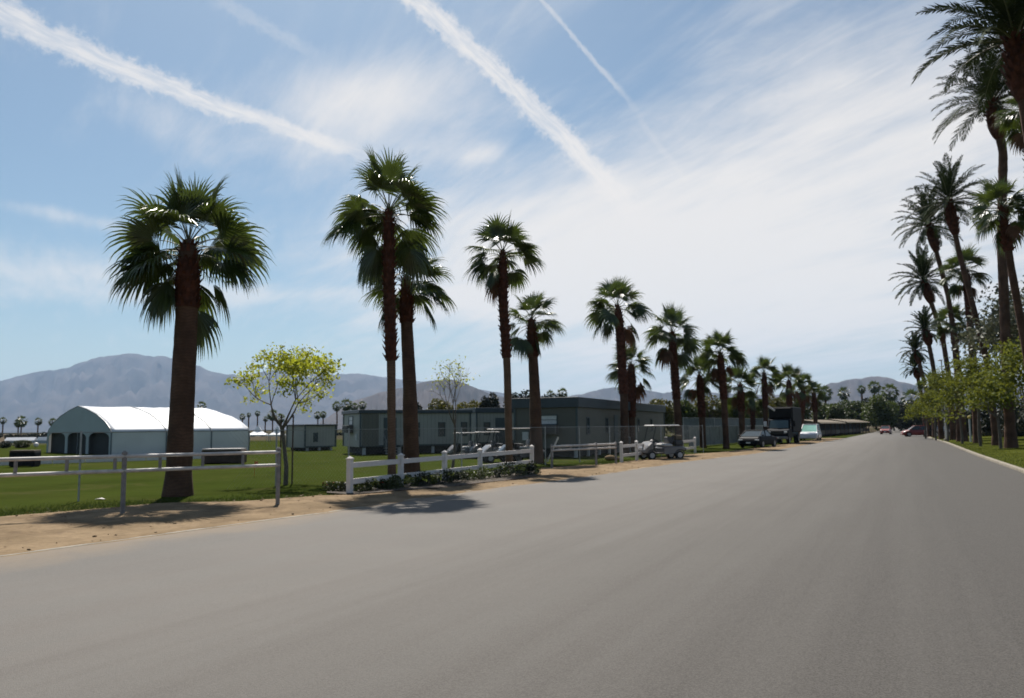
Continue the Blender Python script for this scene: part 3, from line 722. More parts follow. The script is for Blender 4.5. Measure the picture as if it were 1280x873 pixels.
# lime leaved young tree with two stakes
b = G(357, 606); mpp = depth(b)/FPX
twig_tree('young_tree', b, 170*mpp, 82*mpp, .085, 12, 'young tree with bright yellow-green leaves between the pipe rail and the trailers', 'leaf_lime', 3900, .06, lean=24*mpp, first=.42, spread=.75, levels=5, split=3, sig=.17, zsq=.7)
for du, lab in ((-7, 'thin wooden stake tied left of the lime leaved young tree'), (8, 'thin wooden stake tied right of the lime leaved young tree')):
    s = G(357+du, 605); mb = MB(); mb.tube([(0, 0, -.1), (0, 0, 1.2), (.01, 0, 2.35)], [.028, .027, .024], 8); mb.box((0, 0, 2.28), (.07, .07, .03))
    o = mb.build('tree_stake', 'wood'); o.location = s; tag(o, lab, 'stake', 'stakes of the lime leaved young tree')
b = G(565, 590); mpp = depth(b)/FPX
twig_tree('bare_tree', b, 140*mpp, 42*mpp, .07, 23, 'nearly bare young tree with few green leaves in front of the trailers', 'leaf_lime', 260, .055, first=.42, spread=.5, levels=5, split=3, sig=.2)
# lime trees along the right verge
LG = 'small green trees along the right verge'
for i, (u, vb, tv, rx, lab) in enumerate([(1290, 568, 440, 44, 'green verge tree cut by the right edge of the view'), (1251, 561, 462, 34, 'green verge tree in front of the tall thick date palm'), (1226, 558, 466, 30, 'green verge tree just left of the tall thick date palm'), (1203, 555, 468, 26, 'green verge tree in front of the leaning trunks'), (1185, 552, 476, 22, 'green verge tree beside the thin white lamp post'), (1170, 550, 488, 18, 'green verge tree left of the lamp post'), (1157, 548, 500, 15, 'last and smallest green verge tree above the parked dark car')]):
    b = GV(u, vb); m_ = MPP(b)
    twig_tree('verge_tree', b, (vb-tv+(14, -4, 18, -2, 14, 0, 0)[i])*m_, rx*m_*(.9, .75, .95, .8, .9, .9, .95)[i], .11, 80+i, lab, 'leaf_verge', 3000, .10, group=LG, first=.42, spread=.8, levels=5, split=3, sig=.5, zsq=.5)
b = GV(1262, 553); m_ = MPP(b)
twig_tree('grey_tree', b, 185*m_, 46*m_, .25, 95, 'tall pale grey-green thinly leaved tree behind the right palms', 'leaf_grey', 4200, .15, first=.35, spread=.55, levels=5, sig=.9)
b = GV(1300, 556); m_ = MPP(b)
twig_tree('grey_tree', b, 190*m_, 50*m_, .25, 97, 'tall pale grey-green thinly leaved tree at the right edge behind the palms', 'leaf_grey', 3600, .15, first=.35, spread=.55, levels=5, sig=.9)
# dark hedge bushes behind the right trunks
HG = 'dark bushes behind the right palms'
for i, (u, Z, rx, tv, lab) in enumerate([(1172, 118, 13, 516, 'dark bush behind the parked dark car'), (1192, 108, 15, 512, 'dark bush behind the white lamp post'), (1214, 98, 17, 508, 'dark bush behind the short yellow topped post'), (1238, 88, 20, 503, 'dark bush left behind the tall thick date palm'), (1268, 80, 24, 498, 'dark bush right behind the tall thick date palm'), (1305, 72, 26, 495, 'dark bush at the right edge of the view')]):
    bush_tree('bush', u, 540, Z, rx, tv, 100+i, lab, 'leaf_dark', 3000, .15, HG, 'bush', low=.02, rt=.12)
# trees behind the trailers and at the road end
TG = 'background trees beyond the trailers'
for i, (u, Z, rx, tv, m_, lab) in enumerate([(548, 110, 26, 500, 'leaf_yellow', 'yellow-green tree behind the nearly bare tree'), (520, 115, 14, 503, 'leaf_dark', 'dark tree top behind the thick palm trunk'), (588, 120, 22, 500, 'leaf_yellow', 'olive tree over the middle trailer roof'), (612, 120, 17, 492, 'leaf_dark', 'dark tree left of the slender palm trunk over the trailer roof'), (650, 118, 20, 489, 'leaf_dark', 'dark round tree right of the slender palm trunk over the trailer roof'), (694, 120, 24, 490, 'leaf_dark', 'dark tree over the left end of the big trailer'),
        (820, 92, 26, 494, 'leaf_yellow', 'yellow-green tree at the far end of the big trailer'), (852, 95, 26, 496, 'leaf_green', 'green tree behind the golf cart palm'), (884, 98, 26, 495, 'leaf_yellow', 'yellow-green tree behind the grey screened fence'), (915, 102, 26, 496, 'leaf_green', 'green tree over the screened fence behind the sedan'), (945, 108, 24, 497, 'leaf_yellow', 'olive tree behind the small low fan palm'), (972, 125, 22, 492, 'leaf_yellow', 'yellow-green tree behind the black box truck'), (998, 128, 20, 496, 'leaf_green', 'green tree behind the white minivan')]):
    bush_tree('background_tree', u, 545, Z, rx, tv, 120+i, lab, m_, 4200, .2, TG, low=.08)
EG = 'trees at the far end of the road'
for i, (u, Z, rx, tv, m_, lab) in enumerate([(1031, 175, 20, 502, 'leaf_green', 'green clipped tree behind the stable, left one'), (1046, 170, 14, 505, 'leaf_green', 'green clipped tree behind the stable, right one'), (1066, 190, 20, 499, 'leaf_green', 'dark tree behind the middle of the stable roof'), (1080, 195, 20, 499, 'leaf_dark', 'dark tree left of the big round tree'), (1104, 165, 25, 492, 'leaf_green', 'big round green tree at the end of the road'), (1126, 185, 20, 500, 'leaf_dark', 'dark low tree right of the big round tree'), (1142, 180, 20, 500, 'leaf_dark', 'dark tree above the red car'), (1160, 170, 20, 503, 'leaf_dark', 'dark tree behind the last verge tree'), (1060, 210, 30, 502, 'leaf_dark', 'wide dark tree behind the stable roof, left of the round tree'), (1118, 200, 26, 499, 'leaf_dark', 'dark tree closing the end of the road')]):
    bush_tree('tree', u, 540, Z, rx, tv, 140+i, lab, m_, 4200, .26, EG, low=.05)
def far_wood(name, u0, u1, Z, tv, n, seed, label, lm, lsize=.9):
    r = np.random.default_rng(seed); P = []
    for i in range(n):
        u = u0+(u1-u0)*r.random(); z = Z*(1+.25*r.random()); p = AT(u, 537, z); H = AT(u, tv+4*r.random(), z).z+z*.0
        H *= r.uniform(.7, 1.05); c = np.array([p.x, p.y, H*.5]); P.append(lobes_points(c, (H*.8, H*.8, H*.55), 130, seed+i, 6, zmin=0.0))
    V, F = leaf_cloud(np.vstack(P), lsize, seed); return tag(npmesh(name, V, F, lm), label, 'wood', kind='stuff')
far_wood('far_wood', -260, 470, 210, 540, 170, 3, 'low dark belt of distant trees across the far side of the field', 'leaf_dark', .35)
far_wood('far_wood', 440, 1300, 420, 524, 130, 4, 'distant dark trees filling the horizon behind the trailers and road end', 'leaf_dark', .7)

# flowering bed plants
BG = 'bedding plants along the long white fence'
rnd = random.Random(3)
cols = ['leaf_bed', 'leaf_green', 'leaf_dark']
spots = [(414, 615.5, .20, 'r'), (423, 616, .19, ''), (431, 616, .18, 'w'), (447, 616, .19, ''), (456, 615.5, .2, ''), (465, 614.5, .21, ''), (474, 613, .22, 'r'), (482, 612.5, .2, ''), (491, 612.5, .26, ''), (500, 611, .24, ''), (516, 609.5, .24, 'w'), (526, 609, .26, ''), (537, 608, .27, ''), (548, 607, .26, 'w'), (557, 605.5, .27, ''), (568, 604.5, .26, ''), (577, 603.5, .26, 'w'), (588, 602, .27, ''), (598, 601, .26, ''), (607, 600, .27, ''), (618, 599, .26, 'w'), (628, 597.5, .3, ''), (639, 597, .34, ''), (650, 596, .27, ''), (660, 595, .27, ''), (668, 594.5, .3, '')]
desc = {'r': 'red flowered bedding plant', 'w': 'pale flowered bedding plant', '': 'leafy bedding plant'}
for i, (u, v, r_, f) in enumerate(spots):
    b = G(u, v); r_ *= 1.15
    where = 'left of the long white fence' if u < 437 else 'under the %s panel of the long white fence' % ('first' if u < 505 else 'second' if u < 562 else 'third' if u < 611 else 'fourth')
    grp = [s for s in spots if (s[0] < 437) == (u < 437) and s[3] == f]
    same = [q_ for q_, s_ in enumerate(spots) if s_[3] == f and (0 if s_[0] < 437 else 1 if s_[0] < 505 else 2 if s_[0] < 562 else 3 if s_[0] < 611 else 4) == (0 if u < 437 else 1 if u < 505 else 2 if u < 562 else 3 if u < 611 else 4)]
    od = ['first', 'second', 'third', 'fourth', 'fifth', 'sixth', 'seventh'][same.index(i)]+' ' if len(same) > 1 else ''
    root = empty('bedding_plant', b, 0, '%s%s %s' % (od, desc[f], where), 'plant', BG)
    P = lobes_points((0, 0, r_*.75), (r_*1.25, r_*1.1, r_*.95), 420, 200+i, 7, zmin=0.01)
    V, F = leaf_cloud(P, .035, i); npmesh('foliage', V, F, cols[(i*7+i//3) % 3] if u > 500 else cols[i % 2], root)
    if f:
        P = P[P[:, 2] > r_*.8]; P = P[::max(len(P)//(14 if f == 'r' else 7), 1)]
        V, F = leaf_cloud(P*1.03, .04, i+50); npmesh('flowers', V, F, 'flower_red' if f == 'r' else 'flower_white', root)

# ------------------------------------------------------------------ fences
def rail_fence(name, posts, Hp, rails, label, left_extra=0, spacer=True, rp=.045, group=None):
    A = G(*posts[0]); B = G(*posts[-1]); d = (B-A).normalized()
    root = empty(name, A, hdg(d), label, 'fence', group); L = (B-A).length
    xs = [(G(*p)-A).dot(d) for p in posts]
    if left_extra: xs = [xs[0]-left_extra*(i+1) for i in range(2)][::-1]+xs
    for x in xs:
        mb = MB(); mb.tube([(x, 0, -.2), (x, 0, Hp-.03), (x, 0, Hp)], [rp*1.15, rp*1.15, rp*.6], 10); mb.tube([(x, 0, Hp-.07), (x, 0, Hp-.04)], rp*1.5, 10); mb.build('post', 'galvdark', root)
    for z in rails:
        mb = MB(); mb.tube([(xs[0]-.05, -.01, z), (xs[-1]+.03, -.01, z)], rp*.95, 10); mb.build('rail', 'whitedirty', root)
    if spacer:
        x = xs[0]+.5
        while x < xs[-1]-.3:
            MB().tube([(x, -.01, rails[0]+rp), (x, -.01, rails[1]-rp)], rp*.8, 8).build('spacer', 'galvdark', root); x += .93
    return root
rail_fence('pipe_fence', [(153, 645), (347, 632)], 1.42, (.98, 1.30), 'grey two-rail pipe fence with short spacers in front of the nearest thick palm', left_extra=3.6)
rail_fence('pipe_fence', [(690, 586), (733, 581.5), (770, 580)], 1.08, (.80, .98), 'short grey two-rail pipe fence between the two white fences', rp=.05)
a = G(684, 577.5); c = AT(698, 546.5, depth(a))
mb = MB(); mb.tube([(0, 0, 0), c-a], .05, 8); mb.tube([(c-a)*.5, (c-a)*.5+Vector((0, 0, -.4))], .025, 6)
o = mb.build('leaning_pole', 'white'); o.location = a; tag(o, 'white pole leaning at the left end of the short pipe fence', 'pole')
WG = 'white two-rail road fences'
def white_fence(posts, label, H=1.0):
    A = G(*posts[0]); B = G(*posts[-1]); d = (B-A).normalized(); root = empty('white_fence', A, hdg(d), label, 'fence', WG)
    xs = [(G(*p)-A).dot(d) for p in posts]
    for x in xs:
        p = MB(); p.box((x, 0, H/2), (.14, .14, H+.02)); q = p.build('post', 'white', root)
        c = MB(); c.box((x, 0, H+.025), (.18, .18, .03)); c.box((x, 0, H+.07), (.15, .15, .06), top=(.15, .15)); c.build('cap', 'white', q)
    for z in (.36, .82):
        for x0, x1 in zip(xs, xs[1:]):
            MB().box(((x0+x1)/2, 0, z), (x1-x0-.14, .05, .15)).build('rail', 'white', root)
    return root
f1 = white_fence([(437, 618.5), (508, 610), (563, 602.5), (611, 596.5), (665, 587.5)], 'long white two-rail fence with square posts above the flower bed', .98)
f2 = white_fence([(777, 578.5), (794, 576), (812, 573.5), (838, 570.3), (869, 566.5)], 'shorter white two-rail fence behind the parked golf cart', .98)
# chain link fence
A = G(98, 627); Bp = G(380, 605); d = (Bp-A); d.z = 0; d.normalize()
E1 = A+d*66; A2 = A-d*14
root = empty('chain_link_fence', A2, hdg(d), 'tall thin wire mesh fence with pipe posts across the lawn before the trailers', 'fence')
L = 80.0; Hc = 1.83
xs = [14+3.15*k for k in range(-4, 14)]
want = [(G(u, 600).dot(d)) for u in ()]
for x in xs: MB().tube([(x, 0, -.1), (x, 0, Hc+.04)], .027, 8).build('post', 'galv', root)
MB().tube([(xs[0], 0, Hc), (xs[-1], 0, Hc)], .012, 6).build('top_rail', 'galv', root)
V = []; F = []; sp_ = .16; rr_ = .0016; k = xs[6]-Hc
def wire(p, q):
    o = len(V); n = Vector((0, 1, 0)); dd = (q-p).normalized(); b_ = dd.cross(n)
    for P_ in (p, q):
        for c_ in (n*rr_, b_*rr_-n*rr_*.6, -b_*rr_-n*rr_*.6): V.append(tuple(P_+c_))
    for i in range(3): j = (i+1) % 3; F.append((o+i, o+j, o+3+j, o+3+i))
while k < xs[-1]:
    for s in (1, -1):
        x0, x1, z0, z1 = k, k+Hc, 0.02, Hc
        if x0 < xs[0]: continue
        if x1 > xs[-1]: continue
        wire(Vector((x0 if s > 0 else x1, .02*s*.1, z0)), Vector((x1 if s > 0 else x0, .02*s*.1, z1)))
    k += sp_
me = npmesh('wire_mesh', V, F, 'galv', root)
# polo field side board
A = G(-120, 586.5); B = G(252, 574); d = B-A; n = 9
root = empty('side_board', A, hdg(d), 'long low white board line along the field edge before the marquee', 'board')
for i in range(n):
    w = d.length/n; MB().box((w*(i+.5), 0, .15), (w-.03, .04, .27), bev=.01).build('board', 'white', root)

# ------------------------------------------------------------------ marquee and tents
def marquee():
    A = G(138, 569); B = G(311, 563.6); d = B-A; L = d.length; d.normalize()
    side = Vector((-d.y, d.x, 0))
    if side.dot(FW) < 0: side = -side
    # depth so the gable's far corner falls at u = 59
    best = min((abs(((lambda p: UC+FPX*((p-CP).dot(CM.col[0]))/(-(p-CP).dot(CM.col[2])))(A+side*w+Vector((0, 0, 0))))-59), w) for w in [k*.1 for k in range(20, 200)])
    W = best[1]; print('marquee L,W', L, W, 'Z', depth(A))
    mpp = depth(A)/FPX; He = 27.5*mpp; Hr = 63*mpp
    root = empty('marquee', A, hdg(d), 'large white marquee with arched ribs and dark arched openings in its grey gable', 'tent')
    # profile across the width (y) : rounded shoulders
    prof = [(W*a, He+(Hr-He)*b) for a, b in ((0, 0), (.02, .13), (.09, .37), (.22, .66), (.37, .87), (.5, 1), (.63, .87), (.78, .66), (.91, .37), (.98, .13), (1, 0))]
    rnd = random.Random(2); rings = []
    nseg = 24; bays = [0, .37, .70, 1.0]
    for i in range(nseg+1):
        t = i/nseg; b = max(x for x in bays if x <= t+1e-6) if t < 1 else .70; e = min([x for x in bays if x > t+1e-6] or [1.0])
        s = (t-b)/(e-b) if e > b else 0; sag = .07*math.sin(math.pi*s)
        ring = []
        for (y, z) in prof:
            k = (z-He)/(Hr-He); endround = 1
            if t > .93: q = (t-.93)/.07; endround = 1-.16*q*q*k      # hipped far end
            ring.append(Vector((L*t, y, He+(z-He)*endround-sag*k-.05*math.sin(math.pi*s)*(1-k)*0+.02*rnd.uniform(-1, 1)*k)))
        rings.append(ring)
    mb = MB(); mb.loft(rings, closed=False, cap=False); o = mb.build('roof', 'tentroof', root, smooth=True)
    md = o.modifiers.new('t', 'SOLIDIFY'); md.thickness = .03
    mb = MB(); mb.box((L/2, .02, He/2), (L-.02, .03, He)); mb.build('side_wall', 'tentwall', root); MB().box((L/2, W-.02, He/2), (L-.02, .03, He)).build('side_wall', 'tentwall', root)
    mb = MB(); mb.add([(L-.02, y, z) for y, z in [(0, 0)]+[(y, He+(z-He)*.82) for y, z in prof]+[(W, 0)]], [tuple(range(len(prof)+2))]); mb.build('end_wall', 'tentwall', root)
    # front gable with three arched openings
    mb = MB(); N_ = 60; tops = []; bots = []
    def arch(y):
        n = 3; w = W/n; k = min(int(y/w), n-1); c = w*(k+.5); hw = w*.44; q = abs(y-c)/hw
        if q >= 1: return 0.0
        return He*.86+He*.26*math.sqrt(max(1-q*q, 0))-He*.08
    pts = sorted(set([W*i/N_ for i in range(N_+1)]+[W/3*(k+.5)+s*W/3*.4399 for k in range(3) for s in (-1, 1)]+[W/3*(k+.5)+s*W/3*.4401 for k in range(3) for s in (-1, 1)]))
    for y in pts:
        zt = float(np.interp(y, [p[0] for p in prof], [p[1] for p in prof]))
        tops.append(Vector((.0, y, zt-.01))); bots.append(Vector((.0, y, min(arch(y), zt-.05))))
    mb.loft([bots, tops], closed=False, cap=False); o = mb.build('gable', 'tentgable', root)
    md = o.modifiers.new('t', 'SOLIDIFY'); md.thickness = .04
    MB().box((.3, W/2, He*.5), (.03, W-.1, He), m=None).build('shade_backing', 'dark', root)  # dark sheet added behind the arches for the tent's shaded inside
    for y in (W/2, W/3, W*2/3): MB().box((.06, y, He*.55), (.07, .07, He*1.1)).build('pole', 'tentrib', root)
    for t in bays:
        mb = MB(); k_ = .84 if t == 1 else 1
        mb.tube([(L*t, -.03, 0), (L*t, -.03, He)]+[(L*t, y-.03 if y < W/2 else y+.03, He+(z-He)*k_+.02) for y, z in prof[1:-1]]+[(L*t, W+.03, He), (L*t, W+.03, 0)], .06, 6); mb.build('rib', 'tentrib', root)
marquee()
def peak_tent(u0, u1, vt, vb, seed, label):
    p = G((u0+u1)/2, vb); mpp = MPP(p); w = (u1-u0)*mpp; H = (vb-vt)*mpp; root = empty('peaked_tent', p, YAW+.2, label, 'tent', 'small white peaked tents beyond the lawn')
    rings = []
    for i in range(9):
        t = i/8; r = w/2*(1-t)**1.0*(1-.35*math.sin(math.pi*t)); z = H*.42+H*.58*t
        rings.append([Vector((r*x, r*y, z)) for x, y in ((-1, -1), (0, -1.0), (1, -1), (1, 0), (1, 1), (0, 1), (-1, 1), (-1, 0))])
    MB().loft(rings, cap=False).build('canopy', 'tentroof', root)
    v = MB(); v.loft([[Vector((q.x*1.01, q.y*1.01, H*.42+.01)) for q in rings[0]], [Vector((q.x*1.01, q.y*1.01, H*.33)) for q in rings[0]]], cap=False); v.build('valance', 'tentroof', root)
    for x in (-1, 1):
        for y in (-1, 1): MB().tube([(x*w*.48, y*w*.48, 0), (x*w*.48, y*w*.48, H*.45)], .04, 6).build('leg', 'galv', root)
    MB().tube([(0, 0, H*.95), (0, 0, H*1.12)], .03, 6).build('finial', 'white', root)
peak_tent(311, 334, 532, 552, 1, 'peaked white tent right beside the marquee')
peak_tent(337, 356, 532, 552, 2, 'peaked white tent behind the lime tree, middle one')
peak_tent(360, 380, 529, 551.5, 3, 'peaked white tent beside the low green cabin')
def low_tent(u0, u1, vt, vb, label, m='tentroof'):
    p = G((u0+u1)/2, vb); mpp = MPP(p); w = (u1-u0)*mpp; H = (vb-vt)*mpp; root = empty('low_tent', p, YAW, label, 'tent', 'far low white tents at left')
    MB().prism([(-w/8, H*.45), (w/8, H*.45), (0, H)], 'x', -w/2, w/2).build('roof', m, root)
    MB().box((0, 0, H*.22), (w*.97, w*.22, H*.45)).build('wall', 'tentgable', root)
low_tent(8, 45, 547, 554, 'far low white tent at the left, longer one'); low_tent(47, 61, 546.5, 554.5, 'far low white tent touching the marquee')

# hedges / field clutter on the left
bush_tree('bush', 28, 560, 95, 14, 550, 301, 'brownish round bush before the far low tents', 'leaf_bed', 2500, .09, 'bushes at the left field edge', 'bush', low=0.02, rt=.06)
bush_tree('bush', 6, 560, 95, 9, 552, 302, 'dark bush at the left edge of the view', 'leaf_dark', 1500, .09, 'bushes at the left field edge', 'bush', low=0.02, rt=.06)
def crate(u0, u1, vt, vb, mb_, mt, label):
    p = G((u0+u1)/2, vb); mpp = MPP(p); w = (u1-u0)*mpp; H = (vb-vt)*mpp; root = empty('storage_crate', p, YAW+.05, label, 'crate', 'dark crates on the field')
    MB().box((0, w*.25, H*.46), (w, w*.5, H*.84), bev=.03).build('body', mb_, root)
    MB().box((0, w*.25, H*.92), (w*.96, w*.56, H*.12), bev=.02).build('lid', mt, root)
    for x in (-.4, .4): MB().box((x*w, w*.25, H*.02), (w*.08, w*.46, H*.05)).build('runner', mb_, root)
    for x in (-.3, 0, .3): MB().box((x*w, -.012, H*.46), (.06, .02, H*.8)).build('batten', mb_, root)
crate(252, 301, 561, 580, 'wood', 'galvdark', 'brown wooden crate with grey lid on the lawn right of the near palm')
crate(11, 42, 563, 584, 'paint_black', 'wood', 'black crate standing on the field at the far left')
p = G(45, 560); o = MB().sphere((0, 0, .35), .28, 14, 10).build('white_ball', 'white'); o.location = p; tag(o, 'small round white marker at the left of the marquee', 'marker')

# ------------------------------------------------------------------ trailers
def window(root, x, z, w, h, ac=False, face='y', off=0.0, pane='glass', blind=False):
    """window on the local y=0 face (face='y') or x=0 face (face='x')"""
    def P(a, dpt, zz): return (a, -dpt, zz) if face == 'y' else (-dpt, a, zz)
    def S(a, dpt, zz): return (a, dpt, zz) if face == 'y' else (dpt, a, zz)
    fr = MB(); t = .06
    for sx in (-1, 1): fr.box(P(x+sx*(w/2), .02, z), S(t, .05, h+t))
    for sz in (-1, 1): fr.box(P(x, .023, z+sz*h/2), S(w-t, .05, t))
    fr.box(P(x, .02, z), S(w-t, .03, .03))
    o = fr.build('window', 'trim', root)
    MB().box(P(x, .005, z), S(w-.04, .01, h-.04)).build('pane', 'blind' if blind else pane, o)
    if ac:
        b = MB(); b.box(P(x, .25, z-h/2-.32), S(w*1.15, .5, .55), bev=.02); q = b.build('air_conditioner', 'acgrey', root)
        gbx = MB()
        for i in range(6): gbx.box(P(x, .51, z-h/2-.5+i*.07), S(w*.95, .012, .02))
        gbx.build('grille', 'dark', q)
def trailer(A, d, L, W, H, label, wins, endwins=(), siding='siding', fas=.45, door=None, panels=(), floor=.55, group='grey-green office trailers'):
    root = empty('office_trailer', A, hdg(d), label, 'trailer', group)
    MB().box((L/2, W/2, (floor+H-fas)/2+.0), (L, W, H-fas-floor)).build('wall', siding, root)
    MB().box((L/2, W/2, H-fas/2), (L+.3, W+.3, fas), bev=.02).build('roof', 'fascia', root)
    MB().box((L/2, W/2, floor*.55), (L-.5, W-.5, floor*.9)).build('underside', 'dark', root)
    for x, y in ((0, 0), (L, 0), (0, W), (L, W)): MB().box((x, y, (floor+H-fas)/2), (.12, .12, H-fas-floor-.01)).build('corner_trim', 'trim', root)
    MB().box((L/2, -.012, floor+.06), (L-.2, .03, .12)).build('base_trim', 'trim', root)
    n = max(int(L/2.5), 2)
    for i in range(n+1): MB().box((.35+(L-.7)*i/n, .22, floor*.45), (.2, .2, floor*.9)).build('pier', 'lightgrey', root)
    for w_ in wins: window(root, *w_)
    for w_ in endwins: window(root, *w_, face='x')
    if door is not None:
        dr = MB(); dr.box((door, -.02, floor+1.05), (.95, .05, 2.05)); q = dr.build('door', 'trim', root); MB().box((door+.36, -.06, floor+1.0), (.05, .05, .14)).build('handle', 'galv', q)
        st = MB()
        for i in range(3): st.box((door, -.25-.28*i, floor-.1-.18*i), (1.1, .28, .05))
        for sx in (-.55, .55): st.tube([(door+sx, -.1, floor+.9), (door+sx, -.85, floor+.5), (door+sx, -.85, 0)], .02, 6)
        st.build('steps', 'galv', root)
    for (x, w2, z0, z1, m_) in panels: MB().box((x, -.02, (z0+z1)/2), (w2, .05, z1-z0)).build('panel', m_, root)
    return root
# big trailer C
C0 = G(722, 572.5); C1 = G(831, 558.5); dC = C1-C0; LC = dC.length; mC = MPP(C0)
HC = 75.5*mC; print('trailer C', LC, HC, depth(C0))
trailer(C0, dC.normalized(), LC, 4.0, HC, 'big grey-green trailer with dark roof band right of the stout palm', [(2.2, 1.9, .55, 1.0, False), (6.5, 1.9, .55, 1.0, False), (11, 1.9, .55, 1.0, False), (15.5, 1.9, .55, 1.0, False), (20, 1.9, .55, 1.0, False)],
        [(2.0, HC-1.1, 1.5, .62, True, 'x', 0, 'blind', True)] and [], siding='siding_tan', fas=.62, door=8.8)
rC = [o for o in bpy.data.objects if o.name.startswith('office_trailer')][-1]
window(rC, 1.9, HC-1.35, 1.3, .55, True, 'x', 0, 'glass', True)
MB().box((-.03, 3.3, 1.3), (.05, .4, .5)).build('meter_box', 'lightgrey', rC)
# B row
B0 = G(450, 569); Bm = G(588, 565.5); dB = Bm-B0; LB = dB.length
HB = 56*MPP(B0); print('trailer B', LB, HB, depth(B0), depth(Bm))
rB = trailer(B0, dB.normalized(), LB, 4.6, HB, 'grey-green trailer with window air conditioner on its left end, behind the long white fence', [(4.2, 1.75, .5, 1.0, False), (6.2, 1.75, .5, 1.0, False), (8.0, 1.75, .45, 1.0, False)], [], fas=.26, door=2.2, panels=[(.75, 1.2, .62, HB-.3, 'siding_tan')])
window(rB, 2.5, HB-.75, 1.1, .6, True, 'x', 0, 'glass', True)
MB().box((-.03, .9, 1.25), (.06, .35, .45)).build('meter_box', 'lightgrey', rB)
D0 = G(596, 563.5); D1 = G(664, 562); dD = D1-D0
trailer(D0, dD.normalized(), dD.length+2.5, 4.0, HB+.25, 'grey-green trailer behind the white carts, between two slim palm trunks', [(.9, 1.75, .5, 1.0, False), (3.6, 1.75, .45, 1.0, False)], [], fas=.42, door=2.1)
A0 = G(381, 564); A1 = G(412, 563); dA = A1-A0
rA = trailer(A0, dA.normalized(), dA.length+.6, 3.0, 33*MPP(A0), 'low small green cabin left of the air conditioned trailer', [(dA.length*.42, 1.15, .4, .75, False)], [], fas=.14, floor=.28)

# ------------------------------------------------------------------ wheels and vehicles
def wheel(root, x, y, r, w, name='wheel', side=1):
    c = Vector((x, y, r)); t = MB()
    prof = [(-w/2, r*.62), (-w/2, r*.92), (-w*.35, r), (w*.35, r), (w/2, r*.92), (w/2, r*.62)]
    n = 20; rings = [[c+Vector((rr*math.cos(2*math.pi*k/n), yy, rr*math.sin(2*math.pi*k/n))) for k in range(n)] for yy, rr in prof]
    t.loft(rings, cap=True)
    o = t.build(name, 'rubber', root)
    m = MB()
    for s in (-1, 1):
        yy = s*(w/2+.004)
        m.tube([c+Vector((0, yy-.01*s, 0)), c+Vector((0, yy, 0))], [r*.6, r*.58], 16)
        for k in range(5):
            a = 2*math.pi*k/5; m.box(c+Vector((math.cos(a)*r*.33, yy+.006*s, math.sin(a)*r*.33)), (r*.45, .015, r*.12), Matrix.Rotation(-a, 3, 'Y'))
        m.tube([c+Vector((0, yy, 0)), c+Vector((0, yy+.02*s, 0))], r*.14, 8)
    m.build('rim', 'rim', o); return o
